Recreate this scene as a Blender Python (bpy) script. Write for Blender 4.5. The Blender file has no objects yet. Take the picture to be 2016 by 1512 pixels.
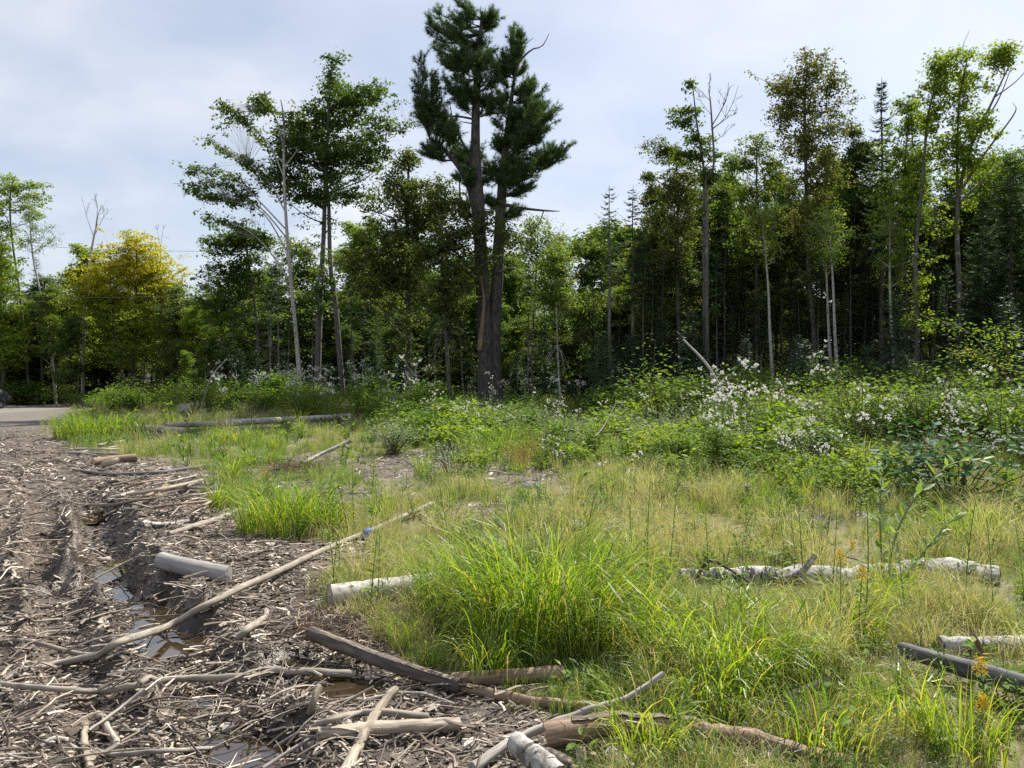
import bpy, math, random
import numpy as np
from mathutils import Vector

# ------------------------------------------------------------------ camera, sky, sun, exposure
sc = bpy.context.scene
col = sc.collection
R = math.radians
F = 1523.0            # focal length in pixels of the 2016 px wide photograph
CAMH = 1.6
cam_d = bpy.data.cameras.new('camera')
cam_d.sensor_width = 36.0
cam_d.lens = 36.0 * F / 2016.0
cam_d.clip_start = 0.05
cam_d.clip_end = 3000.0
cam = bpy.data.objects.new('camera', cam_d)
col.objects.link(cam)
cam.location = (0, 0, CAMH)
cam.rotation_euler = (R(90), 0, 0)
sc.camera = cam

SUN_AZ, SUN_EL = R(36), R(51)     # to the right of the view direction, above the horizon
sdir = Vector((math.sin(SUN_AZ) * math.cos(SUN_EL), math.cos(SUN_AZ) * math.cos(SUN_EL), math.sin(SUN_EL)))
sun_d = bpy.data.lights.new('sun', 'SUN')
sun_d.energy = 5.0
sun_d.angle = R(0.9)
sun_d.color = (1.0, 0.94, 0.83)
sun = bpy.data.objects.new('sun', sun_d)
col.objects.link(sun)
sun.rotation_euler = sdir.to_track_quat('Z', 'Y').to_euler()
sun.location = (30, 20, 40)

world = bpy.data.worlds.new('World')
sc.world = world
world.use_nodes = True
wn, wl = world.node_tree.nodes, world.node_tree.links
bg = wn['Background']
bg.inputs['Strength'].default_value = 0.074
sky = wn.new('ShaderNodeTexSky')
sky.sky_type = 'NISHITA'
sky.sun_disc = False
sky.sun_elevation = SUN_EL
sky.sun_rotation = SUN_AZ
sky.air_density = 1.0
sky.dust_density = 1.6
sky.ozone_density = 1.6
tc = wn.new('ShaderNodeTexCoord')
sepx = wn.new('ShaderNodeSeparateXYZ')
wl.new(tc.outputs['Generated'], sepx.inputs[0])
addz = wn.new('ShaderNodeMath'); addz.operation = 'ADD'; addz.inputs[1].default_value = 0.35
wl.new(sepx.outputs['Z'], addz.inputs[0])
dv = wn.new('ShaderNodeVectorMath'); dv.operation = 'DIVIDE'
cmb = wn.new('ShaderNodeCombineXYZ')
for k in range(3):
    wl.new(addz.outputs[0], cmb.inputs[k])
wl.new(tc.outputs['Generated'], dv.inputs[0]); wl.new(cmb.outputs[0], dv.inputs[1])
cn = wn.new('ShaderNodeTexNoise')
cn.inputs['Scale'].default_value = 1.3; cn.inputs['Detail'].default_value = 3.5; cn.inputs['Roughness'].default_value = 0.5
cn.inputs['Distortion'].default_value = 0.5
cmap = wn.new('ShaderNodeMapping'); cmap.inputs['Location'].default_value = (1.35, 0.4, 0.0); cmap.inputs['Scale'].default_value = (0.9, 1.0, 1.0)
wl.new(dv.outputs[0], cmap.inputs['Vector']); wl.new(cmap.outputs[0], cn.inputs['Vector'])
crp = wn.new('ShaderNodeValToRGB')
crp.color_ramp.elements[0].position = 0.30; crp.color_ramp.elements[0].color = (0.30, 0.30, 0.30, 1)
crp.color_ramp.elements[1].position = 0.72; crp.color_ramp.elements[1].color = (0.92, 0.92, 0.92, 1)
wl.new(cn.outputs['Fac'], crp.inputs[0])
cn2 = wn.new('ShaderNodeTexNoise')
cn2.inputs['Scale'].default_value = 4.2; cn2.inputs['Detail'].default_value = 4.0; cn2.inputs['Roughness'].default_value = 0.5
cn2.inputs['Distortion'].default_value = 0.3
wl.new(cmap.outputs[0], cn2.inputs['Vector'])
crp2 = wn.new('ShaderNodeValToRGB')
crp2.color_ramp.elements[0].position = 0.3; crp2.color_ramp.elements[0].color = (5.0, 5.5, 6.4, 1)
crp2.color_ramp.elements[1].position = 0.7; crp2.color_ramp.elements[1].color = (7.3, 7.35, 7.7, 1)
wl.new(cn2.outputs['Fac'], crp2.inputs[0])
skm = wn.new('ShaderNodeMixRGB')
wl.new(crp.outputs[0], skm.inputs[0]); wl.new(sky.outputs[0], skm.inputs[1]); wl.new(crp2.outputs[0], skm.inputs[2])
wl.new(skm.outputs[0], bg.inputs['Color'])

sc.view_settings.view_transform = 'Standard'
sc.view_settings.look = 'None'
sc.view_settings.exposure = 0.92
sc.view_settings.gamma = 1.0
sc.view_settings.use_curve_mapping = False
sc.cycles.max_bounces = 7
sc.cycles.diffuse_bounces = 4
sc.cycles.glossy_bounces = 3
sc.cycles.transmission_bounces = 5
sc.cycles.use_denoising = False
sc.cycles.caustics_reflective = False
sc.cycles.caustics_refractive = False

# ------------------------------------------------------------------ helpers
rng = np.random.default_rng(11)
random.seed(5)


def sm(a, b, x):
    t = np.clip((np.asarray(x, float) - a) / (b - a), 0, 1)
    return t * t * (3 - 2 * t)


_nr = np.random.default_rng(3)
_ND = [(_nr.uniform(-1, 1, (9, 2)), _nr.uniform(0, 6.28, 9)) for _ in range(6)]


def noise2(x, y, freq, k=0):
    """cheap smooth noise in -1..1 from summed, warped sines"""
    d, p = _ND[k]
    x = np.asarray(x, float) * freq; y = np.asarray(y, float) * freq
    wx = x + 0.8 * np.sin(1.3 * y + p[0]); wy = y + 0.8 * np.sin(1.1 * x + p[1])
    s = 0
    for i in range(9):
        s = s + np.sin(wx * (2.2 * d[i, 0] + .6 * np.sign(d[i, 0])) + wy * (2.2 * d[i, 1]) + p[i])
    return s / 4.5


# tyre tracks: lines of constant s, running away to the left
TN = np.array((0.84, 0.54)); TD = np.array((-0.54, 0.84))


def rut(x, y):
    s = x * TN[0] + y * TN[1]; t = x * TD[0] + y * TD[1]
    s = s + 0.06 * np.sin(t * 0.9 + 1) + 0.03 * np.sin(t * 2.7)
    g = lambda c, w: np.exp(-((s - c) / w) ** 2)
    flat = lambda c, w: np.exp(-((s - c) / w) ** 4)
    z = -0.07 * flat(0.25, 0.16) - 0.13 * flat(0.80, 0.20)
    z = z + 0.075 * g(0.06, 0.06) + 0.07 * g(0.49, 0.07) + 0.10 * g(1.10, 0.11)
    z = z - 0.06 * flat(-0.95, 0.22) - 0.07 * flat(-1.5, 0.2) + 0.05 * g(-0.68, .08) + 0.05 * g(-1.22, .08)
    z = z + .028 * np.sin(t * 17) * (g(.25, .15) + g(-.95, .18)) + .03 * np.sin(t * 13 + 2 * s) * (g(.49, .09) + g(1.10, .12) + g(.06, .07))
    return 1.45 * z * sm(13.5, 11.0, y) * (0.75 + 0.35 * np.sin(t * 0.7 + 2))


PUD = []   # (x, y, rx, ry, water z) filled below


def H0(x, y):
    x = np.asarray(x, float); y = np.asarray(y, float)
    z = 0.05 * noise2(x, y, 0.35, 0) * sm(2, 6, y) + 0.02 * noise2(x, y, 1.4, 1)
    z = z + 0.75 * sm(28, 44, y) * sm(-23, -12, x) + 0.85 * sm(3, 11, x) * sm(8, 20, y)
    z = z + 7.0 * sm(56, 150, y)
    return z


def Hn(x, y):
    x = np.asarray(x, float); y = np.asarray(y, float)
    m = MUDF(x, y)
    z = H0(x, y) + rut(x, y) * m
    near = sm(16, 11, y)
    z = z + m * near * (0.012 * noise2(x, y, 5.0, 2) + 0.009 * noise2(x, y, 12.0, 3) + 0.006 * noise2(x, y, 27.0, 4))
    z = z + (1 - m) * (0.03 * noise2(x, y, 2.3, 5))
    return z


def H(x, y):
    z = Hn(x, y)
    for (px, py, rx, ry, wz, dep) in PUD:
        d = np.sqrt(((x - px) / rx) ** 2 + ((y - py) / ry) ** 2) + 0.18 * noise2(x, y, 3.5, 1)
        k = np.exp(-np.clip(d, 0, 3) ** 5)
        z = np.minimum(z, z * (1 - k) + (wz - dep) * k + 0.006 * noise2(x, y, 12.0, 3) * k)
    return z


def flat_ground(px, py):
    y = CAMH * F / max(py - 756.0, 2.0)
    return ((px - 1008.0) / F * y, y)


def pip(x, y, poly):
    x = np.asarray(x, float); y = np.asarray(y, float)
    inside = np.zeros(np.broadcast(x, y).shape, bool)
    n = len(poly)
    for i in range(n):
        x1, y1 = poly[i]; x2, y2 = poly[(i + 1) % n]
        c = ((y1 > y) != (y2 > y)) & (x < (x2 - x1) * (y - y1) / (y2 - y1 + 1e-12) + x1)
        inside ^= c
    return inside


MUDPOLY = [flat_ground(*p) for p in [
    (-150, 810), (165, 806), (120, 840), (105, 855), (150, 876), (265, 902), (420, 922), (445, 990), (480, 1045), (640, 1072), (725, 1062),
    (735, 1110), (650, 1140), (665, 1210), (735, 1290), (850, 1325), (980, 1370), (1070, 1420), (1085, 1500), (1090, 1750),
    (-900, 1750), (-1500, 1000), (-900, 830)]]


def _seg_dist(x, y, poly):
    d = np.full(np.broadcast(x, y).shape, 1e9)
    n = len(poly)
    for i in range(n):
        x1, y1 = poly[i]; x2, y2 = poly[(i + 1) % n]
        dx, dy = x2 - x1, y2 - y1
        t = np.clip(((x - x1) * dx + (y - y1) * dy) / (dx * dx + dy * dy), 0, 1)
        d = np.minimum(d, np.hypot(x - x1 - t * dx, y - y1 - t * dy))
    return d


DIRT = [(*flat_ground(px, py), rx, ry) for px, py, rx, ry in
        [(830, 912, 1.3, 2.2), (1040, 938, .8, 1.4), (1400, 965, .7, 1.0), (690, 985, .9, 1.2), (560, 960, .5, .7), (760, 935, .5, .9), (640, 1010, .4, .4), (1600, 1030, .6, .6), (930, 1010, .5, .5), (1230, 1290, .16, .16),
         (1930, 1262, .35, .25), (600, 905, .6, 1.0), (300, 862, 1.0, 1.5), (960, 1340, .2, .2), (1480, 1500, .3, .2)]]


def MUDF(x, y):
    x = np.asarray(x, float); y = np.asarray(y, float)
    d = _seg_dist(x, y, MUDPOLY)
    s = np.where(pip(x, y, MUDPOLY), d, -d)
    sc_ = np.clip(y / 6, 0.6, 4)
    s = s + 0.10 * sc_ * noise2(x, y, 1.6 / 1, 2) + 0.05 * noise2(x, y, 5, 3)
    return sm(-0.12, 0.12, s / sc_)


def DIRTF(x, y):
    m = np.zeros(np.broadcast(x, y).shape)
    for (a, b, rx, ry) in DIRT:
        q = np.hypot((x - a) / rx, (y - b) / ry) + 0.25 * noise2(x, y, 2.5, 4)
        m = np.maximum(m, sm(1.1, 0.75, q))
    return m


def add_puddle(px, py, hw, hh, below=0.03, dep=0.05):
    x, y = flat_ground(px, py)
    y = y * (1 + .045)      # the rut bed lies a little below the datum
    x = x * 1.045
    rx = 1.6 * hw / F * y
    ry = 2.1 * max(hh * y * y / (CAMH * F), 0.05)
    PUD.append((x, y, rx, ry, float(np.percentile(Hn(x + rx * .8 * np.cos(np.arange(8)), y + ry * .8 * np.sin(np.arange(8))), 30)) - .008, dep))


for a in [(198, 1018, 18, 6), (200, 1120, 22, 22), (222, 1160, 24, 14), (305, 1184, 22, 9), (318, 1222, 26, 16), (345, 1268, 62, 13),
          (385, 1388, 36, 14), (428, 1448, 34, 12), (500, 1480, 62, 16), (652, 1382, 55, 13), (560, 1345, 30, 8)]:
    add_puddle(*a)


def Gp(px, py, lift=0.0):
    """point of the ground seen at a pixel of the photograph"""
    ys = np.exp(np.linspace(math.log(1.5), math.log(220), 900))
    xs = (px - 1008.0) / F * ys
    zs = CAMH + (756.0 - py) / F * ys
    hit = np.nonzero(zs <= H(xs, ys))[0]
    i = hit[0] if len(hit) else len(ys) - 1
    return np.array((xs[i], ys[i], float(H(xs[i], ys[i])) + lift))


def Pd(px, py, D):
    return np.array(((px - 1008.0) / F * D, D, CAMH + (756.0 - py) / F * D))


def nrm(v):
    return v / np.maximum(np.linalg.norm(v, axis=-1, keepdims=True), 1e-9)


class MB:
    """collects vertices, quads and triangles and links them as one mesh"""
    def __init__(s):
        s.v = []; s.q = []; s.t = []; s.r = []; s.c = []; s.qm = []; s.tm = []; s.n = 0

    def add(s, v, q=None, t=None, r=0.5, cyl=None, m=0):
        v = np.asarray(v, float).reshape(-1, 3)
        n = len(v)
        s.v.append(v)
        if q is not None and len(q):
            q = np.asarray(q, np.int64).reshape(-1, 4); s.q.append(q + s.n); s.qm.append(np.full(len(q), m))
        if t is not None and len(t):
            t = np.asarray(t, np.int64).reshape(-1, 3); s.t.append(t + s.n); s.tm.append(np.full(len(t), m))
        s.r.append(np.broadcast_to(np.asarray(r, float), (n,)))
        s.c.append(np.zeros((n, 3)) if cyl is None else np.asarray(cyl, float).reshape(-1, 3))
        s.n += n
        return s

    def mesh(s, name, mats, smooth=False):
        me = bpy.data.meshes.new(name)
        v = np.concatenate(s.v); q = np.concatenate(s.q) if s.q else np.zeros((0, 4), int)
        t = np.concatenate(s.t) if s.t else np.zeros((0, 3), int)
        me.vertices.add(len(v)); me.vertices.foreach_set('co', v.astype(np.float32).ravel())
        nl = q.size + t.size
        me.loops.add(nl); me.loops.foreach_set('vertex_index', np.concatenate([q.ravel(), t.ravel()]).astype(np.int32))
        me.polygons.add(len(q) + len(t))
        ls = np.concatenate([np.arange(len(q)) * 4, q.size + np.arange(len(t)) * 3]).astype(np.int32)
        me.polygons.foreach_set('loop_start', ls)
        mi = np.concatenate((s.qm or [np.zeros(0)]) + (s.tm or [np.zeros(0)])).astype(np.int32)
        me.update(calc_edges=True)
        me.polygons.foreach_set('material_index', mi)
        me.polygons.foreach_set('use_smooth', np.full(len(q) + len(t), bool(smooth)))
        a = me.attributes.new('rnd', 'FLOAT', 'POINT'); a.data.foreach_set('value', np.concatenate(s.r).astype(np.float32))
        c = np.concatenate(s.c)
        if c.any():
            a = me.attributes.new('cyl', 'FLOAT_VECTOR', 'POINT'); a.data.foreach_set('vector', c.astype(np.float32).ravel())
        for m in (mats if isinstance(mats, (list, tuple)) else [mats]):
            me.materials.append(m)
        me.update()
        return me


def obj(name, me, parent=None, loc=(0, 0, 0), rot=(0, 0, 0), scale=(1, 1, 1)):
    o = bpy.data.objects.new(name, me)
    col.objects.link(o)
    o.parent = parent
    o.location = loc; o.rotation_euler = rot; o.scale = scale
    return o


def tag(o, label, cat, group=None, kind=None):
    o['label'] = label
    if cat: o['category'] = cat
    if group: o['group'] = group
    if kind: o['kind'] = kind
    return o


def thing(name, label, cat, parts, loc=(0, 0, 0), rot=(0, 0, 0), scale=1.0, group=None):
    """an Empty at the thing's base with its parts as children"""
    e = bpy.data.objects.new(name, None)
    e.empty_display_size = 0.1
    col.objects.link(e)
    e.location = loc; e.rotation_euler = rot
    e.scale = (scale,) * 3 if not hasattr(scale, '__len__') else scale
    tag(e, label, cat, group)
    for p in parts:
        obj(p[0], p[1], e)
    return e


def tubes(paths, radii, k=5, jitter=0.0, seed=0):
    """many tubes at once: paths (B,N,3), radii (B,N)"""
    paths = np.asarray(paths, float); radii = np.asarray(radii, float)
    B, N, _ = paths.shape
    tan = nrm(np.gradient(paths, axis=1))
    main = nrm(paths[:, -1] - paths[:, 0])
    ref = np.where(np.abs(main[:, 2:3]) > 0.8, np.array([[1.0, 0.2, 0]]), np.array([[0.1, 0.15, 1.0]]))
    u = nrm(np.cross(tan, ref[:, None, :])); w = np.cross(tan, u)
    th = np.linspace(0, 2 * np.pi, k, endpoint=False)
    rr = radii[:, :, None] * np.ones(k)
    if jitter:
        g = np.random.default_rng(seed)
        ph = g.uniform(0, 6.28, (B, 1, 1, 4)); si = np.arange(N)[None, :, None]
        rr = rr * (1 + jitter * (np.sin(2 * th + ph[..., 0] + si * .07) * .6 + np.sin(3 * th + ph[..., 1] - si * .05) * .5 + np.sin(ph[..., 2] + si * .4) * .4)
                   + g.normal(0, jitter * .35, (B, N, k)))
    v = paths[:, :, None, :] + rr[..., None] * (np.cos(th)[None, None, :, None] * u[:, :, None, :] + np.sin(th)[None, None, :, None] * w[:, :, None, :])
    seg = np.concatenate([np.zeros((B, 1)), np.cumsum(np.linalg.norm(np.diff(paths, axis=1), axis=2), axis=1)], 1)
    cyl = np.stack([rr * np.cos(th), rr * np.sin(th), np.broadcast_to(seg[:, :, None], rr.shape)], -1)
    i = np.arange(B)[:, None, None] * N * k; a = np.arange(N - 1)[None, :, None] * k; b = np.arange(k)[None, None, :]
    b2 = (b + 1) % k
    q = np.stack([i + a + b, i + a + b2, i + a + k + b2, i + a + k + b], -1).reshape(-1, 4)
    return v.reshape(-1, 3), q, cyl.reshape(-1, 3), v


def smooth_path(pts, n):
    """Catmull-Rom through the control points"""
    p = np.asarray(pts, float)
    if len(p) == 2:
        return p[0] + (p[1] - p[0]) * np.linspace(0, 1, n)[:, None]
    e = np.vstack([2 * p[0] - p[1], p, 2 * p[-1] - p[-2]])
    t = np.linspace(0, len(p) - 1 - 1e-6, n)
    i = t.astype(int); f = (t - i)[:, None]
    a, b, c, d = e[i], e[i + 1], e[i + 2], e[i + 3]
    return 0.5 * (2 * b + (c - a) * f + (2 * a - 5 * b + 4 * c - d) * f ** 2 + (3 * b - a - 3 * c + d) * f ** 3)


def leaf_quads(pos, d, n, size, asp=0.6, r=None):
    """one rhombic leaf for each position"""
    w = nrm(np.cross(d, n))
    s = np.asarray(size, float).reshape(-1, 1) * np.ones((len(pos), 1))
    v = np.stack([pos, pos + d * s * .45 + w * s * asp * .5, pos + d * s, pos + d * s * .45 - w * s * asp * .5], 1)
    q = np.arange(len(pos) * 4).reshape(-1, 4)
    return v.reshape(-1, 3), q, np.repeat(r, 4) if r is not None else 0.5


def leaf_folded(pos, d, n, size, asp=0.4, r=None, fold=0.25, droop=0.15):
    """a pointed leaf of four triangles pairs, folded on its midrib"""
    d = nrm(d); w = nrm(np.cross(d, n)); up = nrm(np.cross(w, d))
    s = np.asarray(size, float).reshape(-1, 1) * np.ones((len(pos), 1))
    m1 = pos + d * s * .38 - up * s * fold * asp * .5
    m2 = pos + d * s * .72 - up * s * (fold * asp * .35 + droop * .3)
    tip = pos + d * s - up * s * droop
    v = np.stack([pos, m1, m2, tip,
                  m1 + w * s * asp * .5 + up * s * fold * asp * .5, m2 + w * s * asp * .36 + up * s * fold * asp * .35,
                  m1 - w * s * asp * .5 + up * s * fold * asp * .5, m2 - w * s * asp * .36 + up * s * fold * asp * .35], 1)
    b = np.arange(len(pos))[:, None] * 8
    q = np.concatenate([b + [1, 4, 5, 2], b + [1, 2, 7, 6]])
    t = np.concatenate([b + [0, 4, 1], b + [0, 1, 6], b + [2, 5, 3], b + [2, 3, 7]])
    return v.reshape(-1, 3), q, t, np.repeat(r, 8) if r is not None else 0.5


def blades(base, az, L, lean, curve, width, g, segs=5, r=None, tipr=0.25):
    """arching grass blades"""
    n = len(base)
    t = np.linspace(0, 1, segs + 1)[None, :]
    h = (lean[:, None] * t + curve[:, None] * t ** 2)
    ang = np.clip(h, 0, 2.6)
    ds = L[:, None] / segs
    dx = np.sin(ang) * ds; dz = np.cos(ang) * ds
    X = np.concatenate([np.zeros((n, 1)), np.cumsum(dx[:, :-1], 1)], 1); Z = np.concatenate([np.zeros((n, 1)), np.cumsum(dz[:, :-1], 1)], 1)
    ca, sa = np.cos(az)[:, None], np.sin(az)[:, None]
    c = np.stack([base[:, 0:1] + X * ca, base[:, 1:2] + X * sa, base[:, 2:3] + Z], -1)
    tw = g.normal(0, .5, n)[:, None] * (1 + t)
    wv = np.stack([-np.sin(az[:, None] + tw), np.cos(az[:, None] + tw), 0.15 * np.sin(tw * 3)], -1)
    ww = (width[:, None] * (0.75 + .5 * t) * np.clip((1 - t ** 3), 0.04, 1))[..., None] * .5
    v = np.stack([c - wv * ww, c + wv * ww], 2)
    k = segs + 1
    i = np.arange(n)[:, None] * k * 2; a = np.arange(segs)[None, :] * 2
    q = np.stack([i + a, i + a + 1, i + a + 3, i + a + 2], -1).reshape(-1, 4)
    rr = (r[:, None] + tipr * t ** 3)[..., None] * np.ones(2)
    return v.reshape(-1, 3), q, np.clip(rr, 0, 1).reshape(-1)

# ------------------------------------------------------------------ materials
def nt(name):
    m = bpy.data.materials.new(name)
    m.use_nodes = True
    t = m.node_tree
    for n in list(t.nodes):
        if n.type != 'OUTPUT_MATERIAL': t.nodes.remove(n)
    out = [n for n in t.nodes if n.type == 'OUTPUT_MATERIAL'][0]
    return m, t.nodes, t.links, out


def ramp(N, stops):
    r = N.new('ShaderNodeValToRGB')
    e = r.color_ramp.elements
    while len(e) < len(stops): e.new(0.5)
    for i, (p, c) in enumerate(stops):
        e[i].position = p; e[i].color = (*c, 1)
    return r


def leafmat(name, stops, trans=0.42, gloss=0.06, rough=0.4, objvar=0.25, tint=(1.25, 1.25, 0.55)):
    m, N, L, out = nt(name)
    a = N.new('ShaderNodeAttribute'); a.attribute_name = 'rnd'
    oi = N.new('ShaderNodeObjectInfo')
    ma = N.new('ShaderNodeMath'); ma.operation = 'MULTIPLY_ADD'; ma.inputs[1].default_value = objvar
    L.new(oi.outputs['Random'], ma.inputs[0])
    sb = N.new('ShaderNodeMath'); sb.operation = 'SUBTRACT'; sb.inputs[1].default_value = objvar * .5
    L.new(a.outputs['Fac'], ma.inputs[2]); L.new(ma.outputs[0], sb.inputs[0])
    r = ramp(N, stops); L.new(sb.outputs[0], r.inputs[0])
    df = N.new('ShaderNodeBsdfDiffuse'); L.new(r.outputs[0], df.inputs[0])
    mx = N.new('ShaderNodeMixRGB'); mx.blend_type = 'MULTIPLY'; mx.inputs[0].default_value = 1; mx.inputs[2].default_value = (*tint, 1)
    L.new(r.outputs[0], mx.inputs[1])
    tr = N.new('ShaderNodeBsdfTranslucent'); L.new(mx.outputs[0], tr.inputs[0])
    m1 = N.new('ShaderNodeMixShader'); m1.inputs[0].default_value = trans
    L.new(df.outputs[0], m1.inputs[1]); L.new(tr.outputs[0], m1.inputs[2])
    gl = N.new('ShaderNodeBsdfGlossy'); gl.inputs['Roughness'].default_value = rough; gl.inputs[0].default_value = (.9, .95, 1, 1)
    m2 = N.new('ShaderNodeMixShader'); m2.inputs[0].default_value = gloss
    L.new(m1.outputs[0], m2.inputs[1]); L.new(gl.outputs[0], m2.inputs[2])
    L.new(m2.outputs[0], out.inputs[0])
    return m


def woodmat(name, stops, scale=(14, 14, 2.0), rough=0.85, bump=0.5, detail=6, blotch=None, dist=0.012, spots=None):
    """bark or weathered wood: noise stretched along the stem"""
    m, N, L, out = nt(name)
    a = N.new('ShaderNodeAttribute'); a.attribute_name = 'cyl'
    oi = N.new('ShaderNodeObjectInfo')
    mp = N.new('ShaderNodeMapping'); mp.inputs['Scale'].default_value = scale
    ad = N.new('ShaderNodeVectorMath'); ad.operation = 'ADD'
    sc1 = N.new('ShaderNodeVectorMath'); sc1.operation = 'SCALE'; sc1.inputs['Scale'].default_value = 7.0
    cb = N.new('ShaderNodeCombineXYZ')
    for k in range(3): L.new(oi.outputs['Random'], cb.inputs[k])
    L.new(cb.outputs[0], sc1.inputs[0]); L.new(a.outputs['Vector'], ad.inputs[0]); L.new(sc1.outputs[0], ad.inputs[1])
    L.new(ad.outputs[0], mp.inputs['Vector'])
    n = N.new('ShaderNodeTexNoise'); n.inputs['Scale'].default_value = 1.0; n.inputs['Detail'].default_value = detail; n.inputs['Roughness'].default_value = .62
    n.inputs['Distortion'].default_value = .6
    L.new(mp.outputs[0], n.inputs['Vector'])
    r = ramp(N, stops); L.new(n.outputs['Fac'], r.inputs[0])
    cout = r.outputs[0]
    if blotch:
        b = N.new('ShaderNodeTexNoise'); b.inputs['Scale'].default_value = blotch[0]; b.inputs['Detail'].default_value = 4
        L.new(ad.outputs[0], b.inputs['Vector'])
        br = ramp(N, [(blotch[1], (0, 0, 0)), (blotch[1] + .12, (1, 1, 1))]); L.new(b.outputs['Fac'], br.inputs[0])
        mx = N.new('ShaderNodeMixRGB'); L.new(br.outputs[0], mx.inputs[0]); L.new(cout, mx.inputs[1]); mx.inputs[2].default_value = (*blotch[2], 1)
        cout = mx.outputs[0]
    if spots:
        # short dark marks running round the stem (birch)
        mp2 = N.new('ShaderNodeMapping'); mp2.inputs['Scale'].default_value = spots[0]
        L.new(ad.outputs[0], mp2.inputs['Vector'])
        b = N.new('ShaderNodeTexNoise'); b.inputs['Scale'].default_value = 1; b.inputs['Detail'].default_value = 3
        L.new(mp2.outputs[0], b.inputs['Vector'])
        br = ramp(N, [(spots[1], (0, 0, 0)), (spots[1] + .06, (1, 1, 1))]); L.new(b.outputs['Fac'], br.inputs[0])
        mx = N.new('ShaderNodeMixRGB'); L.new(br.outputs[0], mx.inputs[0]); L.new(cout, mx.inputs[1]); mx.inputs[2].default_value = (*spots[2], 1)
        cout = mx.outputs[0]
    p = N.new('ShaderNodeBsdfPrincipled')
    p.inputs['Roughness'].default_value = rough
    p.inputs['Specular IOR Level'].default_value = 0.3
    L.new(cout, p.inputs['Base Color'])
    bp = N.new('ShaderNodeBump'); bp.inputs['Strength'].default_value = bump; bp.inputs['Distance'].default_value = dist
    L.new(n.outputs['Fac'], bp.inputs['Height']); L.new(bp.outputs[0], p.inputs['Normal'])
    L.new(p.outputs[0], out.inputs[0])
    return m


M = {}
# foliage
M['sedge'] = leafmat('sedge_green', [(0, (.06, .13, .012)), (.45, (.15, .26, .020)), (.8, (.28, .35, .03)), (1, (.44, .37, .11))], .58, .03, .45)
M['grass'] = leafmat('grass_green', [(0, (0.069, 0.156, 0.025)), (.5, (0.150, 0.250, 0.044)), (.8, (0.288, 0.325, 0.075)), (1, (0.500, 0.413, 0.175))], .45, .05)
M['straw'] = leafmat('dry_grass', [(0, (.17, .22, .06)), (.35, (.33, .34, .11)), (.7, (.47, .42, .19)), (1, (.56, .48, .28))], .45, .03, tint=(1.1, 1.1, .8))
M['rust'] = leafmat('rusty_grass', [(0, (.16, .15, .05)), (.5, (.30, .17, .07)), (1, (.36, .21, .10))], .4, .04, tint=(1.1, 1.0, .7))
M['forb'] = leafmat('forb_leaf', [(0, (.065, .13, .025)), (.5, (.12, .21, .032)), (.85, (.20, .29, .045)), (1, (.30, .31, .06))], .48, .012, .5)
M['forb_grey'] = leafmat('grey_green_leaf', [(0, (.12, .17, .09)), (.6, (.20, .25, .14)), (1, (.34, .36, .25))], .35, .03, .5, tint=(1.1, 1.15, .8))
M['blue_leaf'] = leafmat('blue_green_leaf', [(0, (.035, .085, .042)), (.6, (.06, .13, .06)), (1, (.10, .18, .075))], .3, .015, .5)
M['maple'] = leafmat('maple_leaf', [(0, (.050, .100, .020)), (.5, (.095, .155, .025)), (.85, (.160, .215, .030)), (1, (.25, .25, .035))], .45, .02, .5)
M['bright'] = leafmat('bright_leaf', [(0, (.11, .18, .025)), (.5, (.18, .27, .03)), (1, (.31, .36, .045))], .5, .015, .5)
M['yellow'] = leafmat('yellowing_leaf', [(0, (.09, .17, .02)), (.4, (.20, .27, .02)), (.62, (.36, .36, .03)), (1, (.56, .48, .04))], .52, .02, .5, objvar=0, tint=(1.15, 1.15, .5))
M['bronze'] = leafmat('bronze_green_leaf', [(0, (0.060, 0.098, 0.030)), (.6, (0.112, 0.150, 0.038)), (1, (0.180, 0.165, 0.045))], .42, .012, .55)
M['birch'] = leafmat('birch_leaf', [(0, (0.079, 0.150, 0.028)), (.5, (0.144, 0.225, 0.034)), (.85, (0.263, 0.312, 0.056)), (1, (0.446, 0.350, 0.068))], .46, .012, .55)
M['spruce'] = leafmat('spruce_needles', [(0, (.035, .068, .034)), (.6, (.055, .10, .042)), (1, (.09, .14, .055))], .25, .02, .5)
M['fir'] = leafmat('young_fir_needles', [(0, (0.039, 0.091, 0.039)), (.6, (0.065, 0.137, 0.052)), (1, (0.104, 0.182, 0.065))], .2, .05, .45)
M['pine'] = leafmat('pine_needles', [(0, (.045, .085, .035)), (.6, (.075, .13, .048)), (1, (.12, .18, .07))], .32, .015, .5)
M['fluff'] = leafmat('seed_fluff', [(0, (.66, .65, .62)), (1, (.84, .83, .81))], .45, .0, objvar=0, tint=(1, 1, 1))
M['gold'] = leafmat('goldenrod_bloom', [(0, (.50, .36, .04)), (1, (.72, .54, .07))], .3, .0, tint=(1, 1, 1))
M['amber'] = leafmat('amber_leaf', [(0, (.45, .22, .02)), (1, (.62, .34, .03))], .45, .04, tint=(1.1, 1, .6))
M['willow'] = leafmat('willow_leaf', [(0, (.12, .20, .06)), (.6, (.19, .28, .08)), (1, (.27, .35, .13))], .45, .03, .5)
M['greenstem'] = leafmat('green_stem', [(0, (.10, .13, .04)), (1, (.18, .17, .07))], .1, .06)
M['redstem'] = leafmat('brown_stem', [(0, (.09, .06, .035)), (1, (.17, .10, .05))], .05, .06)
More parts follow.
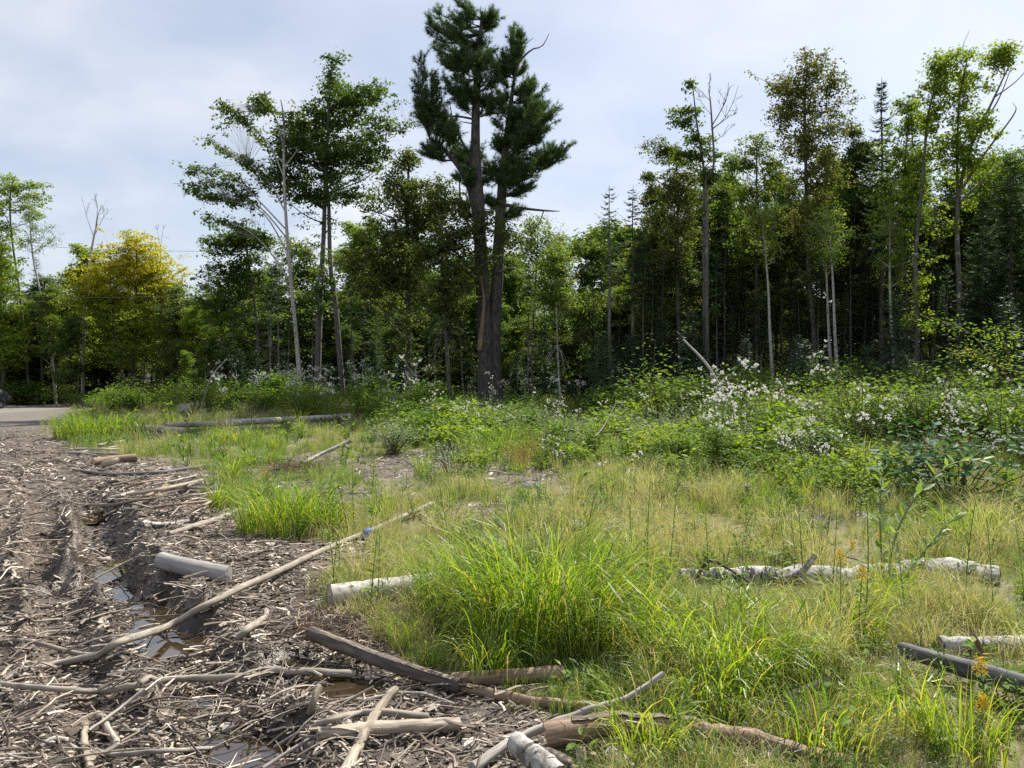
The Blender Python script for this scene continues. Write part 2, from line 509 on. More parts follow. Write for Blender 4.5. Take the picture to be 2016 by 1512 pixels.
# bark and wood
M['bark_grey'] = woodmat('grey_bark', [(.3, (.045, .042, .038)), (.5, (.11, .103, .093)), (.72, (.20, .19, .175))], (16, 16, 4), blotch=(3.0, .62, (.33, .34, .32)))
M['bark_pine'] = woodmat('pine_bark', [(.32, (.028, .025, .024)), (.52, (.078, .07, .066)), (.75, (.15, .14, .135))], (11, 11, 3.2), bump=1.0, dist=.03)
M['bark_dark'] = woodmat('dark_bark', [(.3, (.035, .03, .026)), (.55, (.085, .075, .065)), (.8, (.17, .155, .14))], (16, 16, 5), blotch=(4.0, .66, (.22, .22, .20)))
M['bark_birch'] = woodmat('birch_bark', [(.3, (.22, .205, .185)), (.5, (.40, .385, .355)), (.75, (.54, .52, .49))], (9, 9, 9), bump=.25, spots=((7, 7, 34), .60, (.07, .06, .055)), blotch=(2.2, .66, (.20, .18, .16)))
M['bark_birch_log'] = woodmat('grey_birch_bark', [(.3, (.20, .185, .165)), (.5, (.38, .365, .335)), (.75, (.52, .50, .47))], (16, 16, 9), bump=.5, spots=((9, 9, 34), .60, (.08, .07, .06)), blotch=(7.0, .60, (.17, .15, .12)))
M['bark_old_birch'] = woodmat('old_birch_bark', [(.3, (.13, .12, .105)), (.5, (.34, .33, .31)), (.72, (.56, .55, .53))], (20, 20, 12), bump=1.0, spots=((11, 11, 30), .56, (.06, .055, .05)), blotch=(9.0, .54, (.16, .14, .115)))
M['wood_grey'] = woodmat('weathered_grey_wood', [(.3, (.13, .115, .10)), (.5, (.31, .285, .26)), (.75, (.47, .45, .42))], (46, 46, 4.0), rough=.75, bump=.35, dist=.006, blotch=(3.5, .63, (.20, .17, .14)))
M['wood_smooth'] = woodmat('smooth_grey_wood', [(.3, (.15, .143, .135)), (.5, (.28, .268, .255)), (.75, (.39, .375, .36))], (26, 26, 2.5), rough=.6, bump=.2, dist=.005, blotch=(7, .64, (.22, .20, .18)))
M['wood_tan'] = woodmat('tan_branch', [(.3, (.11, .095, .078)), (.5, (.245, .217, .18)), (.75, (.39, .358, .305))], (42, 42, 7.0), rough=.75, bump=.35, dist=.005, blotch=(5.0, .62, (.17, .14, .11)))
M['wood_brown'] = woodmat('brown_peeled_wood', [(.28, (.085, .055, .038)), (.5, (.21, .145, .098)), (.74, (.36, .275, .20))], (55, 55, 2.6), rough=.7, bump=.5, dist=.008, blotch=(2.6, .60, (.33, .29, .24)))
M['wood_pale'] = woodmat('pale_rotten_wood', [(.3, (.13, .105, .08)), (.48, (.30, .26, .205)), (.72, (.47, .42, .345))], (40, 40, 5), rough=.85, bump=.8, dist=.01, blotch=(7.0, .60, (.14, .11, .085)))
M['wood_dark'] = woodmat('dark_wet_wood', [(.3, (.035, .028, .024)), (.5, (.085, .068, .055)), (.78, (.20, .165, .135))], (44, 44, 5), rough=.5, bump=.6, dist=.01)
M['wood_char'] = woodmat('dark_grey_wood', [(.3, (.04, .04, .042)), (.5, (.10, .10, .105)), (.75, (.22, .22, .22))], (36, 36, 4), rough=.7, bump=.5, dist=.008)
M['wood_cut'] = woodmat('cut_wood', [(.3, (.26, .19, .12)), (.55, (.42, .33, .23)), (.8, (.55, .46, .34))], (60, 60, 6), rough=.85, bump=.4, dist=.004)
M['bark_rough'] = woodmat('rough_brown_bark', [(.3, (.05, .038, .03)), (.48, (.16, .13, .105)), (.72, (.33, .29, .25))], (48, 48, 24), rough=.9, bump=1.0, dist=.015)


def chipmat():
    m, N, L, out = nt('wood_chip')
    oi = N.new('ShaderNodeObjectInfo')
    r = ramp(N, [(0, (.03, .024, .02)), (.3, (.085, .066, .05)), (.55, (.19, .15, .115)), (.8, (.36, .30, .24)), (1, (.58, .52, .44))])
    L.new(oi.outputs['Random'], r.inputs[0])
    n = N.new('ShaderNodeTexNoise'); n.inputs['Scale'].default_value = 60; n.inputs['Detail'].default_value = 3
    tcn = N.new('ShaderNodeTexCoord'); L.new(tcn.outputs['Object'], n.inputs['Vector'])
    mx = N.new('ShaderNodeMixRGB'); mx.blend_type = 'MULTIPLY'; mx.inputs[0].default_value = .6
    L.new(r.outputs[0], mx.inputs[1]); L.new(n.outputs['Fac'], mx.inputs[2])
    gm = N.new('ShaderNodeMixRGB'); gm.blend_type = 'MULTIPLY'; gm.inputs[0].default_value = 1; gm.inputs[2].default_value = (1.45, 1.45, 1.45, 1)
    L.new(mx.outputs[0], gm.inputs[1])
    p = N.new('ShaderNodeBsdfPrincipled'); p.inputs['Roughness'].default_value = .62
    L.new(gm.outputs[0], p.inputs['Base Color']); L.new(p.outputs[0], out.inputs[0])
    return m


M['chip'] = chipmat()


def groundmat():
    m, N, L, out = nt('ground_soil')
    tcn = N.new('ShaderNodeTexCoord')

    def att(nm):
        a = N.new('ShaderNodeAttribute'); a.attribute_name = nm; return a.outputs['Fac']

    def noi(s, d=6, ro=.6, vec=None, di=0):
        n = N.new('ShaderNodeTexNoise'); n.inputs['Scale'].default_value = s; n.inputs['Detail'].default_value = d; n.inputs['Roughness'].default_value = ro
        n.inputs['Distortion'].default_value = di
        L.new(vec or tcn.outputs['Object'], n.inputs['Vector']); return n.outputs['Fac']

    def mix(f, a, b, t='MIX'):
        x = N.new('ShaderNodeMixRGB'); x.blend_type = t
        for i, v in enumerate((f, a, b)):
            if isinstance(v, (float, int)): x.inputs[i].default_value = v
            elif isinstance(v, tuple): x.inputs[i].default_value = (*v, 1)
            else: L.new(v, x.inputs[i])
        return x.outputs[0]

    # stretched voronoi flakes read as bark fragments too small to build
    mp = N.new('ShaderNodeMapping'); mp.inputs['Rotation'].default_value = (0, 0, .5); mp.inputs['Scale'].default_value = (1, 2.4, 1)
    L.new(tcn.outputs['Object'], mp.inputs['Vector'])
    vo = N.new('ShaderNodeTexVoronoi'); vo.inputs['Scale'].default_value = 26
    wob = N.new('ShaderNodeVectorMath'); wob.operation = 'ADD'
    nv = N.new('ShaderNodeTexNoise'); nv.inputs['Scale'].default_value = 5; L.new(tcn.outputs['Object'], nv.inputs['Vector'])
    L.new(mp.outputs[0], wob.inputs[0]); L.new(nv.outputs['Color'], wob.inputs[1]); L.new(wob.outputs[0], vo.inputs['Vector'])
    fl = ramp(N, [(0, (.03, .022, .017)), (.4, (.07, .052, .039)), (.75, (.15, .118, .09)), (1, (.32, .265, .205))])
    sep = N.new('ShaderNodeSeparateColor'); L.new(vo.outputs['Color'], sep.inputs[0]); L.new(sep.outputs[0], fl.inputs[0])
    mudc = ramp(N, [(.3, (.032, .025, .019)), (.55, (.075, .058, .043)), (.8, (.16, .13, .10))]); L.new(noi(3.2, 8), mudc.inputs[0])
    fm = ramp(N, [(.42, (0, 0, 0)), (.6, (1, 1, 1))]); L.new(noi(1.3, 4), fm.inputs[0])
    mud = mix(fm.outputs[0], mudc.outputs[0], fl.outputs[0])
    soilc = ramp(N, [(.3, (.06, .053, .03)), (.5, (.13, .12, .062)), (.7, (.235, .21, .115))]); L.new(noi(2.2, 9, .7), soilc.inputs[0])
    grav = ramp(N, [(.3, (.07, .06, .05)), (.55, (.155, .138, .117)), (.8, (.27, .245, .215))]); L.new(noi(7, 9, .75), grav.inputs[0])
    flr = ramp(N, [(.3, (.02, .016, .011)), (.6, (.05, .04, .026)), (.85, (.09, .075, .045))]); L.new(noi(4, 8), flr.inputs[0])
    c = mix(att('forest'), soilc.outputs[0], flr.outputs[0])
    c = mix(att('mud'), c, mud)
    c = mix(att('gravel'), c, grav.outputs[0])
    wet = att('wet')
    c = mix(wet, c, mix(1.0, c, (.5, .47, .44), 'MULTIPLY'))
    p = N.new('ShaderNodeBsdfPrincipled')
    L.new(c, p.inputs['Base Color'])
    ro = N.new('ShaderNodeMapRange'); ro.inputs[3].default_value = .9; ro.inputs[4].default_value = .32
    L.new(wet, ro.inputs[0]); L.new(ro.outputs[0], p.inputs['Roughness'])
    bp = N.new('ShaderNodeBump'); bp.inputs['Strength'].default_value = .9; bp.inputs['Distance'].default_value = .02
    hh = mix(.5, noi(22, 8, .7), sep.outputs[1])
    L.new(hh, bp.inputs['Height']); L.new(bp.outputs[0], p.inputs['Normal'])
    L.new(p.outputs[0], out.inputs[0])
    return m


M['ground'] = groundmat()


def plainmat(name, c, rough=.5, metal=0.0, noise=0.0, nscale=20, spec=.5):
    m, N, L, out = nt(name)
    p = N.new('ShaderNodeBsdfPrincipled'); p.inputs['Roughness'].default_value = rough; p.inputs['Metallic'].default_value = metal
    p.inputs['Specular IOR Level'].default_value = spec
    if noise:
        tcn = N.new('ShaderNodeTexCoord')
        n = N.new('ShaderNodeTexNoise'); n.inputs['Scale'].default_value = nscale; n.inputs['Detail'].default_value = 6; L.new(tcn.outputs['Object'], n.inputs['Vector'])
        r = ramp(N, [(.3, tuple(x * (1 - noise) for x in c)), (.7, tuple(min(1, x * (1 + noise)) for x in c))]); L.new(n.outputs['Fac'], r.inputs[0])
        L.new(r.outputs[0], p.inputs['Base Color'])
    else:
        p.inputs['Base Color'].default_value = (*c, 1)
    L.new(p.outputs[0], out.inputs[0])
    return m


def watermat():
    m, N, L, out = nt('muddy_water')
    p = N.new('ShaderNodeBsdfPrincipled')
    p.inputs['Base Color'].default_value = (.035, .024, .012, 1); p.inputs['Roughness'].default_value = .03; p.inputs['IOR'].default_value = 1.7
    p.inputs['Specular IOR Level'].default_value = 1.0
    tcn = N.new('ShaderNodeTexCoord'); n = N.new('ShaderNodeTexNoise'); n.inputs['Scale'].default_value = 9; n.inputs['Detail'].default_value = 2
    L.new(tcn.outputs['Object'], n.inputs['Vector'])
    b = N.new('ShaderNodeBump'); b.inputs['Strength'].default_value = .03; b.inputs['Distance'].default_value = .02
    L.new(n.outputs['Fac'], b.inputs['Height']); L.new(b.outputs[0], p.inputs['Normal'])
    L.new(p.outputs[0], out.inputs[0])
    return m


M['water'] = watermat()
M['asphalt'] = plainmat('worn_asphalt', (.15, .14, .125), .85, noise=.25, nscale=9)
M['ribbon'] = plainmat('blue_ribbon', (.05, .13, .45), .5)
M['wire'] = plainmat('dark_wire', (.06, .06, .06), .5)
M['paint'] = plainmat('dark_car_paint', (.03, .032, .04), .22, noise=.05)
M['glass'] = plainmat('car_glass', (.02, .022, .025), .06)
M['tyre'] = plainmat('tyre_rubber', (.02, .02, .02), .8)
M['rim'] = plainmat('wheel_rim', (.5, .5, .52), .3, 1.0)
M['lamp'] = plainmat('car_lamp', (.6, .6, .6), .15)
M['tail'] = plainmat('tail_lamp', (.35, .02, .02), .2)
M['log_far'] = woodmat('pale_tan_log', [(.3, (.24, .20, .15)), (.5, (.40, .35, .28)), (.75, (.54, .49, .41))], (30, 30, 4), bump=.3, dist=.006)
M['rock'] = plainmat('grey_rock', (.30, .30, .29), .9, noise=.35, nscale=6)

# ------------------------------------------------------------------ ground
def spaced(lo, hi, f0, f1, fine, grow, mx):
    a = list(np.arange(f0, f1, fine)); s = fine; x = a[-1]
    while x < hi:
        s = min(s * grow, mx); x += s; a.append(x)
    s = fine; x = a[0]; b = []
    while x > lo:
        s = min(s * grow, mx); x -= s; b.append(x)
    return np.array(b[::-1] + a)


gx = spaced(-900, 900, -5.6, 1.9, .042, 1.10, 60)
gy = spaced(-60, 1500, 2.7, 11.5, .045, 1.09, 60)
X, Y = np.meshgrid(gx, gy)
Z = H(X, Y)
nx, ny = len(gx), len(gy)
ii = (np.arange(ny - 1)[:, None] * nx + np.arange(nx - 1)[None, :]).ravel()
gb = MB().add(np.stack([X, Y, Z], -1), np.stack([ii, ii + 1, ii + nx + 1, ii + nx], -1))
gme = gb.mesh('ground', M['ground'], smooth=True)
mudv = np.maximum(MUDF(X, Y), .85 * DIRTF(X, Y))
wet = np.zeros_like(X)
for (px_, py_, rx, ry, wz, dep) in PUD:
    d = np.sqrt(((X - px_) / (rx + .12)) ** 2 + ((Y - py_) / (ry + .2)) ** 2)
    wet = np.maximum(wet, sm(1.7, .8, d))
ss = X * TN[0] + Y * TN[1]
wet = np.maximum(wet, .75 * np.exp(-((ss - .8) / .26) ** 4) * sm(12.5, 11, Y))
wet = np.maximum(wet, .8 * sm(1.5, .6, np.hypot((X + .62) / .7, (Y - 3.8) / .55)))
wet = wet * mudv
grv = sm(24, 33, Y) * sm(-9, -12, X) * MUDF(X, Y)
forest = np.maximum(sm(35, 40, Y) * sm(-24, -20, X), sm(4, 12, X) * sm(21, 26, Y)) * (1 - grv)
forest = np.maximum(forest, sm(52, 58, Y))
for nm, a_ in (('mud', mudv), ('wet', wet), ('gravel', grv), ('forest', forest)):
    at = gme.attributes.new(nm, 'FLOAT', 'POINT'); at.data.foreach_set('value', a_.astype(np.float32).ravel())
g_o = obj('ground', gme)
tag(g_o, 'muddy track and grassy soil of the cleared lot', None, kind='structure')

for i, (px_, py_, rx, ry, wz, dep) in enumerate(PUD):
    th = np.linspace(0, 2 * np.pi, 28, endpoint=False)
    v = np.stack([1.25 * rx * np.cos(th), 1.25 * ry * np.sin(th), 0 * th], -1)
    v = np.vstack([[[0, 0, 0]], v])
    t = [(0, 1 + k, 1 + (k + 1) % 28) for k in range(28)]
    o = obj('puddle', MB().add(v, t=t).mesh('puddle', M['water']), loc=(px_, py_, wz))
    tag(o, 'shallow puddle of brown water in the wheel rut', None, kind='structure')

# paved road at the left
rp = smooth_path([(-26, 6, 0), (-28, 24, 0), (-29.6, 40, 0), (-29.8, 47, 0), (-32, 52.5, 0), (-40, 55.5, 0), (-62, 57, 0), (-110, 58, 0)], 70)
tg = nrm(np.gradient(rp, axis=0)); nn_ = np.stack([-tg[:, 1], tg[:, 0], 0 * tg[:, 0]], -1)
prof = [(-1.9, -.05), (-1.85, .03), (0, .06), (1.85, .03), (1.9, -.05)]
v = np.concatenate([rp + nn_ * a + np.array([0, 0, b]) for a, b in prof])
n = len(rp); q = []
for k in range(len(prof) - 1):
    for j in range(n - 1): q.append((k * n + j, k * n + j + 1, (k + 1) * n + j + 1, (k + 1) * n + j))
v[:, 2] += H(v[:, 0], v[:, 1]) + .02
o = obj('road', MB().add(v, q).mesh('road', M['asphalt']))
tag(o, 'grey paved road beyond the muddy track', None, kind='structure')

# ------------------------------------------------------------------ trees
def limb_mesh(mb, paths_radii, k=6, jitter=.05, seed=0):
    for i, (p, r) in enumerate(paths_radii):
        v, q, c, _ = tubes(np.asarray(p)[None], np.asarray(r)[None], k, jitter, seed + i)
        mb.add(v, q, r=.5, cyl=c)


def near_on(paths, pt, zmax):
    """closest point on a set of stem paths that lies below zmax"""
    best = None
    for p, r in paths:
        ok = p[:, 2] <= max(zmax, p[0, 2] + .3)
        d = np.linalg.norm((p - pt) * [1, 1, .6], axis=1) + np.where(ok, 0, 1e6)
        i = int(np.argmin(d))
        if best is None or d[i] < best[0]: best = (d[i], p[i], r[i])
    return best[1], best[2]


def leafy(stems, blobs, n_spray, g, spray_r=.55, leaves=52, leaf=.13, flat=.35, limbs=18, asp=.75, twig=True, hang=0.0, yellow=None, shell=.5, extra_sprays=None, r0=.0, rspan=1.0, skirt=0, skirt_r=1.0, fine=1.0):
    """a broadleaved tree: stems [(path, radii)], crown as small leaf sprays strung on limbs and twigs inside ragged ellipsoids; returns two MBs"""
    tb, lb = MB(), MB()
    limb_mesh(tb, stems, 9, .06, 1)
    n_spray = int(n_spray * 2.0 * fine); leaves = max(8, int(leaves * .52)); spray_r *= .62; leaf *= .84
    C = np.zeros((0, 3)); BC = np.zeros((0, 3))
    if blobs:
        w = np.array([b[6] if len(b) > 6 else (b[3] * b[4] * b[5]) ** .66 for b in blobs]); w = w / w.sum()
        ch = g.choice(len(blobs), n_spray, p=w)
        d = nrm(g.normal(0, 1, (n_spray, 3))); rad = g.uniform(0, 1, n_spray) ** shell * np.clip(1 + .22 * g.normal(0, 1, n_spray), .4, 1.6)
        B = np.array([b[:6] for b in blobs])[ch]
        C = B[:, :3] + d * rad[:, None] * B[:, 3:6]
        BC = B[:, :3]
    if skirt:
        p = stems[0][0]; f = g.uniform(.22, .85, skirt); zz_ = f * p[-1, 2]
        a_ = g.uniform(0, 6.28, skirt); r_ = skirt_r * g.uniform(.1, 1, skirt) ** .7 * (1.15 - .6 * f)
        sk = np.stack([np.interp(zz_, p[:, 2], p[:, 0]) + r_ * np.cos(a_), np.interp(zz_, p[:, 2], p[:, 1]) + r_ * np.sin(a_), zz_ - .1 * r_], -1)
        C = np.vstack([C, sk])
    if extra_sprays is not None and len(extra_sprays):
        C = np.vstack([C, extra_sprays])
    n_spray = len(C)
    allst = list(stems)
    pick = g.permutation(n_spray)[:int(limbs * 1.5)]
    P, Rr, along = [], [], []
    for i in pick:
        c = C[i]
        if i < len(BC): c = C[i] = c + (c - BC[i]) * g.uniform(-.1, .6)
        hd = np.min([np.linalg.norm(p[:, :2] - c[:2], axis=1).min() for p, _ in stems])
        a, ra = near_on(stems, c - [0, 0, .55 * hd], c[2] - .35 * hd)
        mid = a * .5 + c * .5 + g.normal(0, .08, 3) * np.linalg.norm(c - a) + [0, 0, .06 * hd]
        p = smooth_path([a, mid, c], 9)
        r = np.linspace(min(ra * .5, .015 + .010 * np.linalg.norm(c - a)), .006, 9)
        P.append(p); Rr.append(r); allst.append((p, r))
        for t in g.uniform(.45, 1.0, 6): along.append(p[int(t * 8)] + g.normal(0, .13, 3))
    C = np.vstack([C, along]) if along else C
    n_spray = len(C)
    if P:
        v, q, cy, _ = tubes(np.array(P), np.array(Rr), 5, .05, 3); tb.add(v, q, r=.5, cyl=cy)
    if twig:
        src = allst[len(stems):] or allst
        LPt = np.concatenate([p for p, _ in src]); LRt = np.concatenate([r for _, r in src])
        for o in range(0, n_spray, 400):
            c = C[o:o + 400]
            dd = np.linalg.norm(LPt[None] - c[:, None], axis=2) + np.where(LPt[None, :, 2] > c[:, None, 2] + .2, 50, 0)
            k_ = dd.argmin(1); a = LPt[k_]
            mid = a * .5 + c * .5 + g.normal(0, .1, c.shape) * np.linalg.norm(c - a, axis=1)[:, None]
            pp = np.stack([a, a * .4 + mid * .6, mid * .4 + c * .6, c], 1)
            rr_ = np.linspace(1, .4, 4)[None] * np.minimum(LRt[k_], .010)[:, None]
            v, q, cy, _ = tubes(pp, rr_, 3); tb.add(v, q, r=.5, cyl=cy)
    n = n_spray * leaves
    sz = np.repeat(g.uniform(.5, 1.4, n_spray) * spray_r, leaves)[:, None]
    off = np.clip(g.normal(0, .5, (n, 3)), -1.1, 1.1) * sz * [1, 1, flat]
    tilt = np.repeat(g.normal(0, .3, (n_spray, 2)), leaves, 0)
    off[:, 2] += off[:, 0] * tilt[:, 0] + off[:, 1] * tilt[:, 1] - hang * np.linalg.norm(off[:, :2], axis=1)
    pos = np.repeat(C, leaves, 0) + off
    nr_ = nrm(np.stack([g.normal(0, .6, n), g.normal(0, .6, n), np.ones(n)], -1))
    d = nrm(np.concatenate([off[:, :2] * 1.5 + g.normal(0, .5, (n, 2)), g.normal(-.25, .35, (n, 1))], 1))
    rr = np.clip(np.repeat(g.normal(.42, .19, n_spray), leaves) + g.normal(0, .14, n), 0, 1)
    if yellow: rr = np.clip(yellow(pos, rr, g), 0, 1)
    rr = np.clip(r0 + rspan * rr, 0, 1)
    v, q, r = leaf_quads(pos, d, nr_, leaf * g.uniform(.55, 1.4, n), asp, rr)
    lb.add(v, q, r=r)
    return tb, lb


def conifer(h, rad, start, g, spacing=.33, nb=6, droop=.25, sparse=1.0, dead=10, trunk_r=None, lean=0.0, taper=.85, leafl=.30, dens=1.0):
    """a spruce or fir: trunk with whorls of drooping, feathered branches"""
    tb, lb = MB(), MB()
    tr = trunk_r or h * .009
    zz = np.linspace(0, h, 16)
    tp = np.stack([lean * (zz / h) ** 1.5 * h + .02 * np.sin(zz * 1.3) * (zz > .1), .02 * np.cos(zz), zz], -1)
    limb_mesh(tb, [(tp, tr * (1 - zz / h) ** .8 + .008)], 8, .05, 2)
    P, Rr, VS, Q = [], [], [], []
    z = start * h
    pos, dr, nm, sz, rv = [], [], [], [], []
    while z < h - .1:
        f = (z - start * h) / (h * (1 - start))
        k = max(3, int(round(nb * g.uniform(.7, 1.2))))
        a0 = g.uniform(0, 6.28)
        for j in range(k):
            if g.uniform() > sparse: continue
            L = (rad * (1 - f) ** taper * g.uniform(.55, 1.1) + .12)
            az = a0 + j * 6.28 / k + g.normal(0, .25)
            zb = z + g.uniform(-.5, .5) * spacing
            x0 = np.interp(zb, zz, tp[:, 0])
            t = np.linspace(0, 1, 5)
            up = .35 * f - droop * (1 - f)
            bz = zb + L * (up * t + .18 * t ** 2 - (.10) * np.sin(t * 3.14))
            bp = np.stack([x0 + np.cos(az) * L * t, np.sin(az) * L * t, bz], -1)
            P.append(bp); Rr.append(np.linspace(.006 + .006 * L, .003, 5))
            m = max(4, int(L / .085 * dens))
            tt = np.linspace(.12, 1, m)
            cp = np.stack([np.interp(tt, t, bp[:, i]) for i in range(3)], -1)
            fw = np.array([np.cos(az), np.sin(az), 0]); sd = np.array([-np.sin(az), np.cos(az), 0])
            for s in (-1, 1, 0):
                ll = leafl * (1.15 - tt * .75) * g.uniform(.6, 1.2, m) * min(1.3, .5 + L * .6)
                dd = nrm(fw * (.75 + .3 * tt[:, None]) + sd * s * .85 + np.stack([g.normal(0, .18, m), g.normal(0, .18, m), g.normal(-.12, .18, m)], -1))
                pos.append(cp); dr.append(dd); nm.append(np.stack([g.normal(0, .5, m), g.normal(0, .5, m), np.ones(m)], -1)); sz.append(ll)
                rv.append(np.clip(g.normal(.35, .15, m) + .25 * tt, 0, 1))
        z += spacing * g.uniform(.75, 1.25) * (1.05 - .45 * f)
    for j in range(dead):
        zb = g.uniform(.08, max(start, .15)) * h; az = g.uniform(0, 6.28); L = rad * g.uniform(.3, .8)
        t = np.linspace(0, 1, 5)
        P.append(np.stack([np.interp(zb, zz, tp[:, 0]) + np.cos(az) * L * t, np.sin(az) * L * t, zb + L * (.05 * t - .25 * t ** 2)], -1)); Rr.append(np.linspace(.011, .003, 5))
    if P:
        v, q, c, _ = tubes(np.array(P), np.array(Rr), 3); tb.add(v, q, cyl=c)
    pos, dr, nm, sz, rv = map(np.concatenate, (pos, dr, nm, sz, rv))
    v, q, r = leaf_quads(pos, dr, nrm(nm), sz, .30, rv)
    lb.add(v, q, r=r)
    return tb, lb


def pine_tree(stems, dead, blobs, g, needle=.23, per_blob=10, brl=10, tufts=11):
    """a white pine: limbs that sweep out and turn up, each with feathered branchlets of needle tufts"""
    tb, lb = MB(), MB()
    limb_mesh(tb, stems, 12, .06, 5)
    P, Rr = [], []
    BP = []
    for b in blobs:
        m = max(2, int(round(per_blob * (b[3] * b[5]) ** .5 / .9)))
        for _ in range(m):
            c = np.array(b[:3]) + nrm(g.normal(0, 1, 3)) * g.uniform(.2, 1.12) * np.array(b[3:6])
            hd = np.min([np.linalg.norm(p[:, :2] - c[:2], axis=1).min() for p, _ in stems])
            a, ra = near_on(stems, c - [0, 0, .3 * hd], c[2] - .2 * hd)
            L = np.linalg.norm(c - a)
            mid = a * .45 + c * .55 + [0, 0, -.13 * L] + g.normal(0, .04, 3) * L
            p = smooth_path([a, mid, c], 11)
            P.append(p); Rr.append(np.linspace(min(ra * .45, .02 + .013 * L), .010, 11))
            od = nrm((c - a) * [1, 1, .2])
            for j in range(brl):
                t = g.uniform(.35, 1.0); o = p[int(t * 10)]
                d = nrm(od * .7 + g.normal(0, .55, 3) * [1, 1, .5] + [0, 0, .42])
                l = g.uniform(.35, .8) * (1.15 - .45 * t)
                e = o + d * l
                BP.append(np.stack([o, o + d * l * .5 - [0, 0, .03], e + [0, 0, .05]]))
    v, q, cy, _ = tubes(np.array(P), np.array(Rr), 5, .05, 3); tb.add(v, q, cyl=cy)
    BP = np.array(BP)
    v, q, cy, _ = tubes(BP, np.tile([.009, .007, .004], (len(BP), 1)), 3); tb.add(v, q, cyl=cy)
    for p, r in dead: limb_mesh(tb, [(p, r)], 5, .06, 9)
    n = len(BP); nT = n * tufts
    t = np.tile(np.linspace(.2, 1, tufts), n)[:, None]
    B0, B1, B2 = (np.repeat(BP[:, k], tufts, 0) for k in range(3))
    cen = B0 * (1 - t) ** 2 + 2 * B1 * t * (1 - t) + B2 * t ** 2 + g.normal(0, .035, (nT, 3))
    ax = nrm(nrm(B2 - B0) + [0, 0, .25])
    m = 11
    nd = nrm(np.repeat(ax, m, 0) * .8 + g.normal(0, .6, (nT * m, 3)))
    base = np.repeat(cen, m, 0)
    Ln = needle * g.uniform(.6, 1.2, (nT * m, 1))
    sidev = nrm(np.cross(nd, nrm(g.normal(0, 1, (nT * m, 3))))) * .0085
    v = np.stack([base - sidev, base + sidev, base + nd * Ln], 1).reshape(-1, 3)
    rv = np.clip(np.repeat(np.repeat(g.normal(.4, .17, n), tufts) + g.normal(0, .1, nT), m), 0, 1)
    lb.add(v, t=np.arange(len(v)).reshape(-1, 3), r=np.repeat(rv, 3))
    return tb, lb


def rad_path(n, a, b, p=.8):
    return b + (a - b) * (1 - np.linspace(0, 1, n)) ** p


def DR(px, D):
    """the right-hand woods stand a little further back"""
    return D * (1 + .16 * float(sm(1210, 1330, px)))


def base_of(px, D):
    x = (px - 1008.0) / F * D
    return np.array((x, D, float(H(x, D)) - .08))


def loc_pts(pts, D, base, g=None, dep=0.0):
    """photograph points carried to depth D, in coordinates relative to the tree's base"""
    o = []
    for i, p in enumerate(pts):
        v = Pd(p[0], p[1], D) - base
        if len(p) > 2: v[1] += p[2]
        elif g is not None and i > 0: v[1] += g.normal(0, dep)
        o.append(v)
    return np.array(o)


def hero(name, label, cat, D, trunks, blobs, n_spray, mat, bark, seed, rads, limb_pts=(), group=None, **kw):
    """a tree seen clearly in the photograph: trunks and crown lobes given at their places there"""
    g = np.random.default_rng(seed)
    D = DR(trunks[0][0][0], D)
    b0 = base_of(trunks[0][0][0], D)
    stems = []
    for i, (tr, (ra, rb)) in enumerate(zip(trunks, rads)):
        p = loc_pts(tr, D, b0, g, .15)
        if tr[0][1] > 700 or kw.get('_root', False): p[0, 2] = 0.0
        stems.append((smooth_path(p, 22), rad_path(22, ra * .78, rb * .8)))
    kw.pop('_root', None)
    extra = kw.pop('extra', None)
    for lp, (ra, rb) in limb_pts:
        stems.append((smooth_path(loc_pts(lp, D, b0, g, .5), 14), rad_path(14, ra, rb, 1.0)))
    k = D / F
    bl = []
    for b in blobs:
        c = Pd(b[0], b[1], D) - b0
        c[1] += b[4] if len(b) > 4 else g.normal(0, .35) * b[2] * k
        bl.append((c[0], c[1], c[2], b[2] * k, b[2] * k * .9, b[3] * k))
    ex = None
    if extra:
        ex = []
        for lp, (t0, m) in extra:
            p = smooth_path(loc_pts(lp, D, b0, g, .4), 40)
            for t in g.uniform(t0, 1, m): ex.append(p[int(t * 39)] + g.normal(0, .17, 3) * [1, 1, .8])
        ex = np.array(ex)
    tb, lb = leafy(stems, bl, n_spray, g, extra_sprays=ex, **kw)
    return thing(name, label, cat, [('trunk', tb.mesh('trunk', bark, True)), ('crown', lb.mesh('crown', mat))], tuple(b0), group=group)


def ytop(z0, z1):
    return lambda pos, rr, g: rr * .55 + .55 * np.clip((pos[:, 2] - z0) / (z1 - z0), 0, 1) ** 1.3 + g.normal(0, .06, len(rr))


# --- the pine
D = 36.0
b0 = base_of(962, D)
g = np.random.default_rng(21)
k = D / F


def LP(pts, dep=0.0): return loc_pts(pts, D, b0, g, dep)


